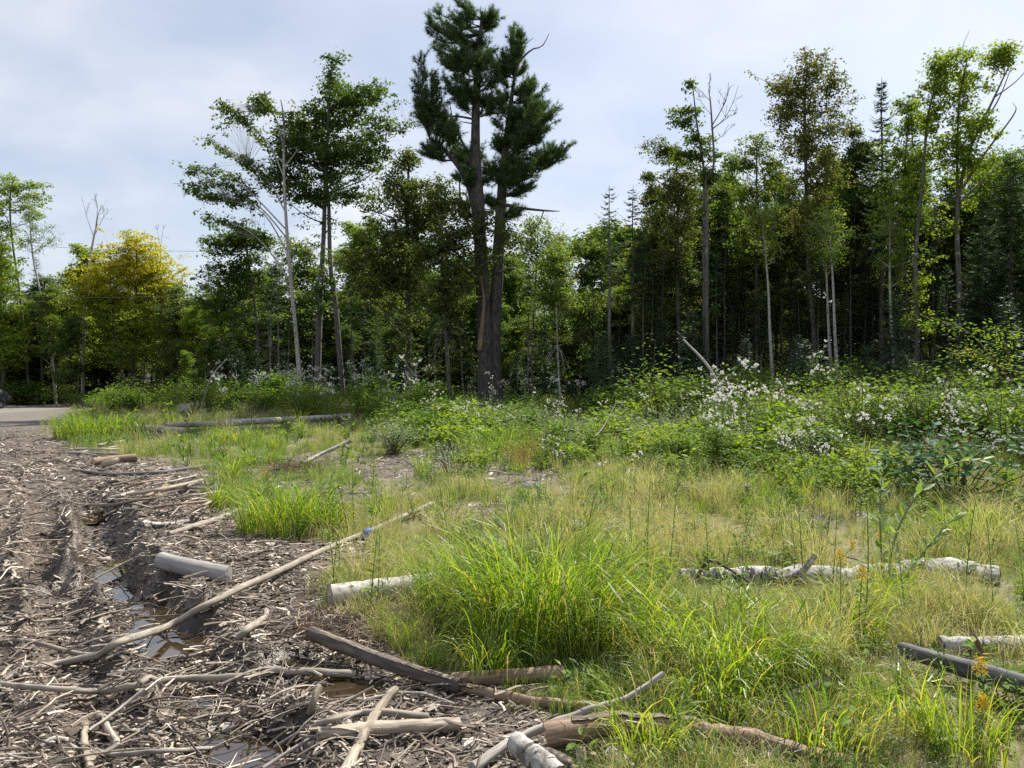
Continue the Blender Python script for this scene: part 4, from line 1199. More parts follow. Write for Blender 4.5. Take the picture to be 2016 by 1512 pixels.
# lower trees and thickets under and between the tall ones
for i in range(96):
    px = -120 + i * 23.5 + rr.uniform(-12, 12)
    D = float(np.interp(px, [-120, 330, 420, 1000, 1240, 1500, 2100], [59, 59, 47, 43, 38, 34, 29])) + rr.uniform(0, 9)
    ty = rr.uniform(575, 690)
    k_ = rr.choice(['low0', 'low1', 'low2', 'low0', 'spruce3']) if px < 1180 else rr.choice(['low0', 'spruce3', 'spruce3', 'spruce1', 'low1'])
    plant_proto(k_, 'understorey_tree', 'low dim understorey tree', 'tree', px, D, ty, group='understorey trees of the woods', sq=1.15)
# far wood: closes the view behind everything
for i in range(80):
    D = rr.uniform(56, 95); px = rr.uniform(-250, 2260)
    ty = (575 if px < 480 else 530 if px < 1180 else 440) + rr.uniform(-40, 60)
    if 340 < px < 560: ty += 40
    k_ = rr.choice(['leaf0', 'leaf2', 'low0', 'spruce3', 'spruce1', 'low1', 'low2'])
    plant_proto(k_, 'forest_tree', 'distant woods tree', 'tree', px, D, ty, group='far trees closing the woods', sq=1.4)

# ------------------------------------------------------------------ logs, poles and branches lying on the ground
def Gh(px, py, h=0.0):
    ys = np.exp(np.linspace(math.log(1.5), math.log(220), 1400))
    xs = (px - 1008.0) / F * ys; zs = CAMH + (756.0 - py) / F * ys
    hit = np.nonzero(zs <= H(xs, ys) + h)[0]
    i = hit[0] if len(hit) else len(ys) - 1
    return np.array((xs[i], ys[i], float(H(xs[i], ys[i])) + h))


LOGS = []


def log(name, label, cat, pts, d0, d1, mat, cut=None, group=None, n=18, sides=12, jit=.07, forks=(), extra=None, seed=None, rest=True):
    """a log or branch whose axis passes the given points (px, py[, height above the ground])"""
    seed = seed if seed is not None else int(pts[0][0] * 7 + pts[0][1])
    P = []
    for i, p in enumerate(pts):
        g0 = Gp(p[0], p[1])
        f = i / (len(pts) - 1)
        r = (d0 + (d1 - d0) * f) / 2 / F * g0[1]
        P.append(Gh(p[0], p[1], p[2] if len(p) > 2 else r * .8))
    P = np.array(P)
    path = smooth_path(P, n)
    rad = np.linspace(d0, d1, n) / 2 / F * P[:, 1].mean()
    hz = H(path[:, 0], path[:, 1])
    if cut is not None and len(pts) <= 4 and d0 > 20:      # stiff pieces stay straight and bear on the high points
        tt_ = np.linspace(0, 1, n)[:, None]
        path = P[0] + (P[-1] - P[0]) * tt_ + (P[len(P) // 2] - (P[0] + P[-1]) / 2) * np.array([.35, .35, 0]) * 4 * tt_ * (1 - tt_)
        hz = H(path[:, 0], path[:, 1])
        path[:, 2] += max(0, float(np.max(hz + rad * .35 - path[:, 2])) * .7)
    else:
        path[:, 2] = np.maximum(path[:, 2], hz + rad * .45)
    LOGS.append((path.copy(), rad))
    g = np.random.default_rng(seed)
    if jit: path[1:-1] += g.normal(0, 1, (n - 2, 3)) * rad[1:-1, None] * (.02 if cut is not None and len(pts) <= 4 else .10)
    base = path[0].copy(); base[2] = float(H(base[0], base[1]))
    mb = MB()
    v, q, c, V = tubes((path - base)[None], rad[None], sides, jit, seed)
    mb.add(v, q, cyl=c)
    ends = []
    for e, idx in ((0, 0), (1, -1)):
        ring = V[0, idx]; ce = ring.mean(0)
        t = np.array([(0, 1 + k, 1 + (k + 1) % sides) if e else (0, 1 + (k + 1) % sides, 1 + k) for k in range(sides)])
        out = nrm(path[idx] - path[idx - 1 if e else 1])
        vv = np.vstack([ce + out * rad[idx] * .12, ring + (g.normal(0, rad[idx] * .06, ring.shape) if cut is not None else 0)])
        cc = np.vstack([[0, 0, 0], (ring - ce)])
        ends.append((vv, t, cc))
    parts = []
    for fk in forks:
        fp, fd0, fd1 = fk
        FP = np.array([Gh(p[0], p[1], p[2] if len(p) > 2 else fd0 / 2 / F * P[:, 1].mean()) for p in fp])
        # root the fork on the main stem
        j = int(np.argmin(np.linalg.norm(path[:, :2] - FP[0, :2], axis=1))); FP[0] = path[j]
        fpath = smooth_path(FP, 12); fr = np.linspace(fd0, fd1, 12) / 2 / F * FP[:, 1].mean()
        fv, fq, fc, _ = tubes((fpath - base)[None], fr[None], 7, jit * .7, seed + 3)
        parts.append(('side_branch', MB().add(fv, fq, cyl=fc).mesh('side_branch', mat, True)))
    if cut is None:
        for vv, t, cc in ends: mb.add(vv, t=t, cyl=cc)
        me = mb.mesh(name, mat, True)
        if not parts and not extra:
            o = obj(name, me, loc=tuple(base)); tag(o, label, cat, group); return o, path, rad
        parts.insert(0, ('stem', me))
    else:
        parts.insert(0, ('stem', mb.mesh('stem', mat, True)))
        for vv, t, cc in ends:
            parts.append(('cut_end', MB().add(vv, t=t, cyl=cc * [1, 1, .2]).mesh('cut_end', cut, False)))
    if extra: parts += extra(path - base, rad, g)
    o = thing(name, label, cat, parts, tuple(base), group=group)
    return o, path, rad


def bark_strip(i0, i1, side=0.6, w=.7, lift=.02):
    """a sheet of bark still clinging to the log, lifting at its edge"""
    def f(path, rad, g):
        n = i1 - i0
        idx = np.arange(i0, i1)
        m = 5
        rows = []
        for k in range(m):
            a = side + (k / (m - 1) - .5) * w
            off = np.stack([np.zeros(n), -np.sin(a) * rad[idx], np.cos(a) * rad[idx]], -1) * (1.03 + lift * abs(k - 2) + g.uniform(0, .06, (n, 1)))
            rows.append(path[idx] + off)
        v = np.array(rows)
        q = [(k * n + j, k * n + j + 1, (k + 1) * n + j + 1, (k + 1) * n + j) for k in range(m - 1) for j in range(n - 1)]
        c = np.stack([np.repeat(np.linspace(0, .1, m), n), np.zeros(m * n), np.tile(np.linspace(0, .6, n), m)], -1)
        return [('bark', MB().add(v.reshape(-1, 3), q, cyl=c).mesh('bark', M['bark_rough'], True))]
    return f


W = M


def leaning(name, label, D, pts, r0, r1, mat):
    b0 = np.array(Pd(pts[0][0], pts[0][1], D)); b0[2] = float(H(b0[0], D)) - .05
    p = np.array([Pd(q[0], q[1], D + (q[2] if len(q) > 2 else 0)) for q in pts]) - b0; p[0] = 0
    v, q, c, _ = tubes(smooth_path(p, 12)[None], np.linspace(r0, r1, 12)[None], 7, .06, 4)
    tag(obj(name, MB().add(v, q, cyl=c).mesh(name, mat, True), loc=tuple(b0)), label, 'branch')


log('log', 'smooth grey log lying beside the wheel ruts', 'log', [(316, 1105, .10), (385, 1114, .09), (450, 1133, .08)], 33, 37, W['wood_smooth'], W['wood_smooth'], jit=.03)
log('birch_log', 'white birch log with cut end poking out of the big grass clump', 'log', [(648, 1176, .10), (720, 1168, .11), (800, 1158, .12), (905, 1150, .12)], 46, 48, W['bark_birch_log'], W['wood_pale'], jit=.05, sides=16)
log('split_log', 'long split log with rough grey bark below the birch log', 'log', [(612, 1248, .10), (720, 1300, .09), (800, 1328, .07), (905, 1352, .05)], 30, 25, W['wood_dark'], W['wood_dark'], extra=bark_strip(1, 17, -.15, 1.7), jit=.08)  # lit top and shaded underside put into colours: paler bark over dark stem
log('log', 'orange-brown sawn log end lying against the big grass clump', 'log', [(888, 1342), (980, 1335), (1110, 1326)], 30, 32, W['wood_brown'], W['wood_cut'], jit=.05)
log('log', 'thin brown log half hidden under the orange-brown log', 'log', [(890, 1352), (1000, 1372), (1130, 1392), (1230, 1400)], 22, 20, W['wood_brown'], jit=.07)
log('peeled_log', 'large peeled brown log with curling bark along the bottom edge', 'log', [(1078, 1450, .10), (1200, 1432, .11), (1330, 1432, .10), (1440, 1448, .08), (1560, 1475, .05), (1680, 1502, .03)], 52, 26, W['wood_brown'], W['wood_brown'], n=26, sides=16, extra=bark_strip(2, 13, -.1, 1.0, .05), jit=.06)
log('branch', 'curved lichen-grey branch sweeping up into the grass, bottom centre', 'branch', [(930, 1512, .04), (1010, 1462, .06), (1100, 1420, .10), (1180, 1392, .14), (1240, 1372, .17), (1305, 1326, .26)], 20, 11, W['wood_grey'], n=26, sides=9)
log('log', 'short grey lichen-covered log end at the bottom edge', 'log', [(1012, 1462, .10), (1050, 1490, .07), (1095, 1530, .04)], 44, 46, W['bark_old_birch'], W['wood_pale'], jit=.1)
log('stub', 'pale broken wood stub standing at the bottom edge', 'branch', [(1142, 1472, .10), (1146, 1500, .05), (1152, 1530, .0)], 20, 22, W['wood_pale'], W['wood_pale'])
log('stub', 'thin brown wood stub at the bottom edge, smallest of the row', 'branch', [(1168, 1484, .07), (1170, 1505, .03), (1172, 1530, .0)], 11, 12, W['wood_tan'])
log('split_wood', 'splintered silver-grey split wood at the bottom edge', 'branch', [(1196, 1478, .10), (1222, 1505, .05), (1250, 1535, .01)], 26, 34, W['wood_grey'], W['wood_grey'], jit=.2)
log('bark_slab', 'dark bark slab leaning between the bottom wood stubs', 'branch', [(1075, 1480, .07), (1110, 1500, .05), (1140, 1525, .02)], 24, 30, W['wood_dark'], jit=.2)
log('pole', 'long tan pole reaching diagonally from the mud up to the grass', 'branch', [(8, 1342), (110, 1308, .05), (195, 1290, .07), (240, 1262, .09), (330, 1235, .11), (420, 1190, .10), (540, 1130, .06), (640, 1082), (740, 1042), (850, 992, .09)], 10, 16, W['wood_tan'], n=46, sides=9, jit=.05,
    forks=[([(218, 1276), (150, 1290), (60, 1265), (-5, 1262)], 11, 7), ([(815, 1010), (840, 1020, .06), (862, 1045, .02)], 8, 5), ([(330, 1235), (300, 1250, .04), (255, 1282, .02)], 5, 2)])
log('branch', 'long grey-tan branch lying across the lower left mud', 'branch', [(2, 1348, .04), (90, 1356, .05), (200, 1362, .05), (260, 1350, .06), (350, 1338, .07), (470, 1335, .08), (600, 1326, .08), (700, 1330, .06)], 10, 16, W['wood_tan'], n=40, sides=9, jit=.05,
    forks=[([(110, 1356), (200, 1350), (330, 1358), (400, 1350)], 6, 3), ([(420, 1335), (460, 1310, .06), (520, 1275, .10), (560, 1262, .12)], 5, 2), ([(300, 1345), (360, 1320, .05), (440, 1300, .08)], 4, 2)])
log('stick', 'arched pale stick lying over the rotten log, bottom left of centre', 'stick', [(618, 1432), (650, 1418, .06), (700, 1406, .09), (760, 1403, .09), (842, 1412, .05)], 13, 15, W['wood_tan'], n=20, sides=9)
log('rotten_log', 'crumbling rotten log behind the pale upright stick', 'log', [(625, 1448), (720, 1445), (820, 1436), (905, 1430)], 22, 26, W['wood_pale'], W['wood_pale'], jit=.16)
log('stick', 'pale rotten stick crossing the rotten log toward the bottom edge', 'stick', [(778, 1358, .14), (745, 1400, .10), (720, 1440, .07), (700, 1480, .03), (678, 1530, .02)], 20, 22, W['wood_pale'], n=20, jit=.12)
log('stick', 'stout pale broken stick standing in the wet hollow', 'stick', [(628, 1352, .10), (618, 1380, .05), (610, 1408, .01)], 15, 16, W['wood_pale'], W['wood_pale'], jit=.12)
log('branch', 'grey branch lying level near the bottom left corner', 'branch', [(82, 1472), (150, 1478), (230, 1486, .04), (320, 1482, .04), (432, 1474)], 10, 8, W['wood_grey'], n=20, sides=9)
log('stick', 'pale stick pointing straight to the bottom edge, lower left', 'stick', [(168, 1428), (166, 1462, .05), (172, 1490), (182, 1530)], 13, 16, W['wood_pale'], n=14, jit=.1)
log('stick', 'short rotten stick just right of the pale stick, lower left', 'stick', [(192, 1408), (210, 1435), (236, 1476)], 16, 12, W['wood_pale'], n=12, jit=.12)
log('stick', 'crooked brown stick running down to the puddle, lower left', 'stick', [(345, 1424), (375, 1445), (410, 1462), (438, 1494)], 10, 14, W['wood_tan'], n=14, jit=.1)
log('stick', 'thin grey stick slanting up between the lower left sticks', 'stick', [(175, 1440, .05), (240, 1392, .05), (285, 1358, .06)], 6, 9, W['wood_grey'], n=14)
log('stick', 'bent thick root-like stick below the smooth grey log', 'stick', [(468, 1258), (490, 1238), (520, 1220), (524, 1204)], 14, 15, W['wood_tan'], n=14, jit=.1)
log('stick', 'reddish stick beside the reflecting puddle', 'stick', [(322, 1292), (370, 1286), (415, 1272)], 8, 9, W['wood_brown'], n=12)
log('branch', 'thin branch lying straight across the rutted mud', 'branch', [(5, 1216), (60, 1224), (140, 1220), (260, 1218), (380, 1208), (420, 1200)], 6, 3, W['wood_tan'], n=24, sides=6)
log('branch', 'thin twisted stick at the left edge of the mud', 'stick', [(12, 1108), (8, 1125), (28, 1130), (22, 1142)], 6, 6, W['wood_pale'], n=14, sides=7)
log('branch', 'tan branch leaning from the mud to the middle grass clump', 'branch', [(332, 1052), (390, 1036), (440, 1018), (478, 1004)], 10, 13, W['wood_tan'], n=18, sides=9)
log('branch', 'grey branch lying level behind the leaning tan branch', 'branch', [(280, 1032), (330, 1032), (372, 1027)], 8, 9, W['wood_grey'], n=14, sides=8)
log('branch', 'dark branch stretched along the upper edge of the mud', 'branch', [(145, 925), (200, 934), (260, 934), (330, 928), (400, 918), (440, 919)], 6, 9, W['wood_char'], n=24, sides=8)
log('log', 'short brown log at the muddy edge by the far track', 'log', [(182, 910), (222, 905), (268, 902)], 15, 17, W['wood_brown'], W['wood_cut'])
log('log', 'pale log chunk leaning on the short brown log', 'log', [(203, 916, .05), (218, 911, .12), (233, 906, .15)], 10, 12, W['wood_pale'], W['wood_pale'])
for i, (a, b, d, h) in enumerate([((135, 891), (245, 895), 5, .02), ((140, 888), (190, 897), 4, .05), ((150, 884), (235, 884), 5, .03), ((185, 880), (210, 872), 5, .08), ((200, 878), (247, 867), 4, .05), ((195, 885), (232, 878), 4, .03)]):
    log('bark_slab', ['lowest long grey slab in the small pile by the far track', 'short grey slab at the front of the far slab pile', 'long grey slab at the back of the far slab pile', 'upright slab end on the far slab pile', 'thin slab pointing right on the far slab pile', 'short slab in the middle of the far slab pile'][i], 'stick', [(*a, .03), ((a[0] + b[0]) / 2, (a[1] + b[1]) / 2, .05 + h), (*b, .03 + h)], d, d, W['wood_grey'], n=8, sides=6, group='grey slabs piled by the far track', jit=.15)
log('log', 'pale tan log end nearest the muddy track, lying in the far grass', 'log', [(260, 842, .22), (310, 845, .21), (365, 849, .18)], 13, 13, W['log_far'], W['wood_cut'], jit=.04)
log('log', 'tan log just behind the pale far log end', 'log', [(324, 838, .24), (370, 836, .24), (430, 835, .22)], 12, 12, W['log_far'], W['wood_cut'], jit=.04)
log('birch_log', 'white birch log stretched in the far grass, left of centre', 'log', [(440, 834, .30), (520, 829, .30), (600, 825, .30), (690, 819, .32)], 13, 10, W['bark_birch'], W['wood_cut'], jit=.04)
log('branch', 'pale branch with forked tip propped in the middle grass', 'branch', [(597, 912, .04), (630, 895, .15), (660, 882, .25), (690, 868, .38)], 7, 8, W['wood_grey'], n=16, sides=8, forks=[([(676, 876, .32), (684, 880, .2), (686, 892, .02)], 6, 3)])
log('birch_log', 'old lichen-white birch log lying across the right-hand grass', 'log', [(1338, 1140, .03), (1440, 1136, .04), (1520, 1138, .035), (1620, 1144, .02), (1720, 1138, .02), (1800, 1124, .05), (1880, 1124, .05), (1965, 1142, .02)], 36, 44, W['bark_old_birch'], W['wood_dark'], n=34, sides=16, jit=.12,
    forks=[([(1545, 1140), (1575, 1130, .2), (1605, 1094, .36)], 16, 10)])
log('twig', 'dark arched twig bent over the old birch log', 'stick', [(1368, 1148, .02), (1382, 1120, .16), (1400, 1104, .25), (1430, 1118, .2), (1480, 1150, .06)], 8, 5, W['wood_dark'], n=20, sides=7)
log('log', 'dark grey hollow log slanting out of the right edge', 'log', [(1775, 1280, .10), (1850, 1300, .10), (1930, 1326, .10), (2040, 1356, .10)], 30, 38, W['wood_char'], W['wood_dark'], n=22, sides=14, jit=.1)
log('log', 'flaking bark-covered log at the right edge above the dark log', 'log', [(1850, 1274), (1930, 1272), (2060, 1276)], 38, 46, W['bark_old_birch'], W['wood_pale'], n=18, jit=.14)
log('stick', 'brown broken branch leaning on the flaking right-edge log', 'stick', [(1915, 1250, .22), (1928, 1275, .12), (1942, 1310, .02)], 9, 12, W['wood_brown'], n=10)
log('stick', 'pale grey stick level behind the right front grass', 'stick', [(1446, 1246), (1520, 1240, .05), (1592, 1234, .06)], 9, 12, W['wood_grey'], n=14)
log('stick', 'grey stick slanting in the grass above the peeled log', 'stick', [(1430, 1410), (1530, 1378, .06), (1640, 1332, .10)], 10, 12, W['wood_grey'], n=16)
log('stump', 'short weathered stump standing in the far weeds below the pine', 'stump', [(905, 772, .0), (907, 748, 1.0)], 24, 12, W['wood_grey'], W['wood_pale'], n=8, jit=.25)
log('stump', 'broken grey stump stub rising from the middle weeds', 'stump', [(1046, 812, .0), (1050, 790, .4), (1053, 765, .8)], 16, 5, W['wood_grey'], n=8, jit=.25)
log('stump', 'dark charred stump beside the dead brush on the right', 'stump', [(1478, 985, 0), (1472, 955, .22)], 18, 12, W['wood_char'], W['wood_dark'], n=6, jit=.2)
log('stick', 'dark stick poking up from the grass right of centre', 'stick', [(1255, 892, .02), (1272, 876, .12), (1288, 858, .3)], 5, 4, W['wood_dark'], n=8, sides=6)
log('fallen_branch', 'black bare branch arching above the middle weeds', 'branch', [(1160, 905, .0), (1150, 870, .25), (1130, 848, .45), (1105, 850, .42)], 6, 3, W['wood_dark'], n=14, sides=6,
    forks=[([(1150, 870, .25), (1185, 845, .5), (1215, 790, .95)], 5, 2), ([(1170, 860, .3), (1220, 850, .5), (1255, 838, .6)], 4, 1.5)])
leaning('fallen_branch', 'fallen dead stem leaning in front of the dark right woods', 24, [(1450, 800), (1400, 730, .8), (1345, 668, 1.6)], .07, .03, W['wood_grey'])
leaning('fallen_branch', 'thin grey dead stem leaning left of the fanning tree', 37, [(396, 790), (415, 745, .3), (445, 708, .6)], .05, .03, W['wood_grey'])
# brush pile by the brown puddle
PILE = [((170, 995), (290, 990), 7), ((215, 985), (262, 968), 10), ((200, 1000), (340, 975), 6), ((270, 985), (330, 955), 8), ((255, 975), (400, 945), 9), ((320, 965), (410, 962), 6), ((300, 955), (390, 935), 5), ((220, 955), (290, 935), 5),
        ((245, 962), (310, 945), 5), ((330, 985), (440, 968), 5), ((225, 990), (300, 1000), 6), ((360, 960), (400, 950), 8), ((210, 950), (250, 952), 8), ((300, 1000), (420, 985), 5), ((390, 1000), (415, 988), 7), ((235, 980), (330, 962), 5),
        ((160, 985), (215, 960), 4), ((390, 975), (440, 948), 5), ((310, 975), (345, 930), 4), ((180, 965), (260, 975), 5)]
for i, (a, b, d) in enumerate(PILE):
    log('stick', '%s %s stick in the brush pile by the upper mud' % (['tan', 'grey', 'dark', 'brown', 'pale'][i % 5], ['long lower', 'short', 'crossing', 'topmost'][i % 4]), 'stick', [(*a, .03 + .02 * (i % 4)), ((a[0] + b[0]) / 2, (a[1] + b[1]) / 2 - rng.uniform(-2, 3), .07 + .03 * (i % 5)), (*b, .05 + .04 * (i % 3))], d * .9, d * .7,
        [W['wood_tan'], W['wood_grey'], W['wood_dark'], W['wood_brown'], W['wood_pale']][i % 5], n=10, sides=6, group='sticks of the brush pile')
# loose sticks: the larger ones one by one
sp_ = []
for i in range(14):
    g = np.random.default_rng(300 + i)
    n = 9; L = 1.0
    t = np.linspace(0, 1, n)
    p = np.stack([t - .5, .08 * np.sin(t * g.uniform(2, 6) + g.uniform(0, 6)) + .02 * g.normal(0, 1, n), .02 + .03 * np.sin(t * 3.1) * g.uniform(0, 1.5)], -1)
    mb = MB(); r = np.linspace(.016, .009, n) * g.uniform(.7, 1.5)
    v, q, c, V = tubes(p[None], r[None], 6, .1, i); mb.add(v, q, cyl=c * 3)
    if g.uniform() < .5:
        j = g.integers(3, 7); e = p[j] + [g.uniform(.08, .2), g.uniform(-.2, .2), g.uniform(.0, .1)]
        v, q, c, _ = tubes(np.array([[p[j], (p[j] + e) / 2 + g.normal(0, .01, 3), e]]), np.array([[r[j] * .7, r[j] * .5, .003]]), 5); mb.add(v, q, cyl=c)
    sp_.append(mb.mesh('stick', [W['wood_tan'], W['wood_grey'], W['wood_pale'], W['wood_dark'], W['wood_tan'], W['wood_brown']][i % 6], True))
g = np.random.default_rng(9)
cnt = 0
while cnt < 280:
    px_ = g.uniform(-20, 1080); py_ = 930 + 600 * g.uniform(0, 1) ** .8
    x, y = flat_ground(px_, py_)
    if MUDF(x, y) < .7 or g.uniform() > .95: continue
    L = g.uniform(.10, .34) * (1 if g.uniform() < .8 else 1.7) * (.8 + .04 * y)
    az = g.normal(.3, .8)
    ex, ey = math.cos(az) * L / 2, math.sin(az) * L / 2
    ha, hb = float(H(x - ex, y - ey)), float(H(x + ex, y + ey))
    o = obj('loose_stick', sp_[g.integers(0, 14)], loc=(x, y, max(float(H(x, y)) - .004, (ha + hb) / 2 - .006)), rot=(g.normal(0, .3), -math.atan2(hb - ha, L) + g.normal(0, .05), az), scale=(L, max(L, .13) * g.uniform(.5, 1.15), max(L, .13) * .85))
    shade = {'tan_branch': 'tan', 'weathered_grey_wood': 'grey', 'pale_rotten_wood': 'pale', 'dark_wet_wood': 'dark', 'brown_peeled_wood': 'brown'}[o.data.materials[0].name]
    size = 'longer' if L / (.8 + .04 * y) > .3 else 'small' if L / (.8 + .04 * y) > .2 else 'tiny'
    zone = 'among the upper ruts' if py_ < 1060 and px_ < 260 else 'around the brush pile' if py_ < 1060 else 'beside the wheel ruts' if px_ < 300 and py_ < 1250 else 'near the smooth grey log' if py_ < 1250 else 'in the lower left mud' if px_ < 240 else 'beside the puddles' if px_ < 620 else 'by the rotten log'
    tag(o, '%s loose %s stick %s' % (size, shade, zone), 'stick', 'loose sticks scattered over the mud'); SEEN.setdefault((o['label'], ''), []).append((px_, o))
    cnt += 1
# blue tape knotted round the pole
pm = Gh(725, 1050, .06)
v1, q1, c1, _ = tubes(np.array([[[-.055, -.03, .02], [.0, .0, .03], [.055, .03, .03]]]), np.array([[.042, .047, .042]]), 10, .12, 3)
tb_ = MB().add(v1, q1)
tail = MB()
for s, dz in ((1, -.06), (-1, -.03)):
    a = np.array([[0, -.03, .0], [.05 * s, -.07, dz], [.09 * s, -.10, dz - .02]]); wv = np.array([.0, .012, .022])
    tail.add(np.vstack([a - wv, a + wv]), [(0, 1, 4, 3), (1, 2, 5, 4)])
thing('ribbon', 'scrap of blue flagging tape tied on the long tan pole', 'ribbon', [('band', tb_.mesh('band', M['ribbon'], True)), ('tail', tail.mesh('tail', M['ribbon']))], tuple(pm), scale=.7)
o = obj('wood_shard', MB().add([(-.06, -.02, 0), (.0, -.035, .01), (.07, .0, .02), (.0, .03, .015), (-.06, -.02, -.01), (.0, -.035, -.008), (.07, 0, .008), (0, .03, .0)],
        [(0, 1, 2, 3), (7, 6, 5, 4), (0, 4, 5, 1), (1, 5, 6, 2), (2, 6, 7, 3), (3, 7, 4, 0)], cyl=np.random.default_rng(1).uniform(0, .1, (8, 3))).mesh('wood_shard', M['wood_smooth']), loc=tuple(Gp(425, 1452) + [0, 0, .02]), rot=(.2, 0, .3), scale=(1.3, 1.3, 1.3))
tag(o, 'pale flat wood shard lying by the lower left puddle', 'wood shard')


def rock(name, label, px, py, sx, sy, sz, seed):
    g = np.random.default_rng(seed)
    nu, nv = 14, 9
    th = np.linspace(0, 2 * np.pi, nu, endpoint=False); ph = np.linspace(.05, np.pi - .05, nv)
    T_, Pp = np.meshgrid(th, ph)
    d = np.stack([np.sin(Pp) * np.cos(T_), np.sin(Pp) * np.sin(T_), np.cos(Pp)], -1)
    rr_ = 1 + .12 * np.sin(3 * T_ + seed) * np.sin(Pp * 2) + g.normal(0, .06, T_.shape)
    v = d * rr_[..., None] * [sx, sy, sz]
    q = [(a * nu + b, a * nu + (b + 1) % nu, (a + 1) * nu + (b + 1) % nu, (a + 1) * nu + b) for a in range(nv - 1) for b in range(nu)]
    o = obj(name, MB().add(v.reshape(-1, 3), q).mesh(name, M['rock']), loc=tuple(Gp(px, py) + [0, 0, sz * .3])); tag(o, label, 'rock')


rock('rock', 'pale grey rock in the far weeds above the tan far logs', 362, 812, .42, .3, .28, 4)
rock('rock', 'small grey rock in the grass right of centre', 1045, 962, .14, .1, .08, 5)

# ------------------------------------------------------------------ wires and car
for lab, a, bb in [('upper thin overhead wire crossing the sky at left', (-300, 452, 52), (520, 494, 62)), ('lower overhead wire crossing in front of the yellow tree', (-300, 560, 41), (520, 574, 44))]:
    A, B_ = Pd(*a), Pd(*bb)
    t = np.linspace(0, 1, 30)[:, None]
    p = A + (B_ - A) * t - np.array([0, 0, 1]) * (.5 * 4 * t * (1 - t))
    v, q, c, _ = tubes(p[None], np.full((1, 30), .013), 5)
    tag(obj('wire', MB().add(v, q).mesh('wire', M['wire'])), lab, 'wire')


def make_car(loc, rz):
    e = thing('parked_car', 'dark car parked on the road, only its end in view at left edge', 'car', [], loc, (0, 0, rz))
    # lofted body from cross-sections along the car's length: (x, half width, bottom, shoulder, top, top half width)
    secs = [(-2.15, .62, .42, .66, .72, .50), (-2.05, .80, .28, .78, .88, .70), (-1.6, .88, .24, .84, .96, .80), (-1.2, .90, .24, .88, 1.02, .78), (-.65, .90, .24, .90, 1.38, .62), (-.1, .90, .24, .92, 1.47, .60), (.7, .90, .24, .93, 1.46, .60),
            (1.35, .89, .24, .94, 1.34, .60), (1.85, .86, .26, .92, 1.08, .70), (2.12, .80, .32, .86, .96, .70), (2.2, .66, .42, .70, .76, .52)]
    rings = []
    for x, w, b, s, t, tw in secs:
        half = [(w * .8, b), (w, b + .08), (w, (b + s) / 2), (w * .98, s), (tw + (w - tw) * .35, s + (t - s) * .55), (tw, t - .03), (tw * .55, t)]
        rings.append([(x, y, z) for y, z in half] + [(x, -y, z) for y, z in half[::-1]])
    v = np.array(rings); k = v.shape[1]
    q = [(i * k + j, i * k + (j + 1) % k, (i + 1) * k + (j + 1) % k, (i + 1) * k + j) for i in range(len(secs) - 1) for j in range(k)]
    t = [(0, j + 1, j) for j in range(1, k - 1)] + [((len(secs) - 1) * k, (len(secs) - 1) * k + j, (len(secs) - 1) * k + j + 1) for j in range(1, k - 1)]
    obj('body', MB().add(v.reshape(-1, 3), q, t).mesh('body', M['paint'], True), e)
    for s in (-1, 1):
        for x0, x1 in ((-.75, .1), (.16, 1.2)):
            p = [(x0 + .12, s * .885, .96), (x1 - .03, s * .885, .97), (x1 - .12 if x1 > 1 else x1, s * .70, 1.34), (x0 + .3 if x0 < 0 else x0, s * .70, 1.35)]
            pp = np.array(p); pp = np.vstack([pp, pp - [0, s * .03, 0]])
            obj('window', MB().add(pp, [(0, 1, 2, 3), (7, 6, 5, 4)]).mesh('window', M['glass']), e)
        for x in (-1.35, 1.35):
            w = obj('wheel', None, e, (x, s * .82, .32))
            th = np.linspace(0, 2 * np.pi, 24, endpoint=False)
            pr = [(.20, -.09), (.31, -.10), (.32, -.05), (.32, .05), (.31, .10), (.20, .09)]
            vv = np.array([[(r * np.cos(a), y, r * np.sin(a)) for a in th] for r, y in pr])
            qq = [(i * 24 + j, i * 24 + (j + 1) % 24, ((i + 1) % 6) * 24 + (j + 1) % 24, ((i + 1) % 6) * 24 + j) for i in range(6) for j in range(24)]
            obj('tyre', MB().add(vv.reshape(-1, 3), qq).mesh('tyre', M['tyre'], True), w)
            vv = np.vstack([[(0, s * .07, 0)], [(.2 * np.cos(a), s * .06, .2 * np.sin(a)) for a in th]])
            obj('rim', MB().add(vv, t=[(0, 1 + j, 1 + (j + 1) % 24) for j in range(24)]).mesh('rim', M['rim']), w)
        for x, m_, nm in ((-2.06, M['lamp'], 'headlight'), (2.10, M['tail'], 'tail_light')):
            pp = np.array([(x, s * .80, .62), (x, s * .50, .62), (x, s * .50, .76), (x, s * .78, .78)]); sg = np.sign(x)
            pp = np.vstack([pp + [sg * .06, 0, 0], pp - [sg * .1, 0, 0]])
            obj(nm, MB().add(pp, [(0, 1, 2, 3), (7, 6, 5, 4), (0, 4, 5, 1), (1, 5, 6, 2), (2, 6, 7, 3), (3, 7, 4, 0)]).mesh(nm, m_), e)


make_car((-33.4, 47.6, float(H(-33.4, 47.6)) + .09), R(72))


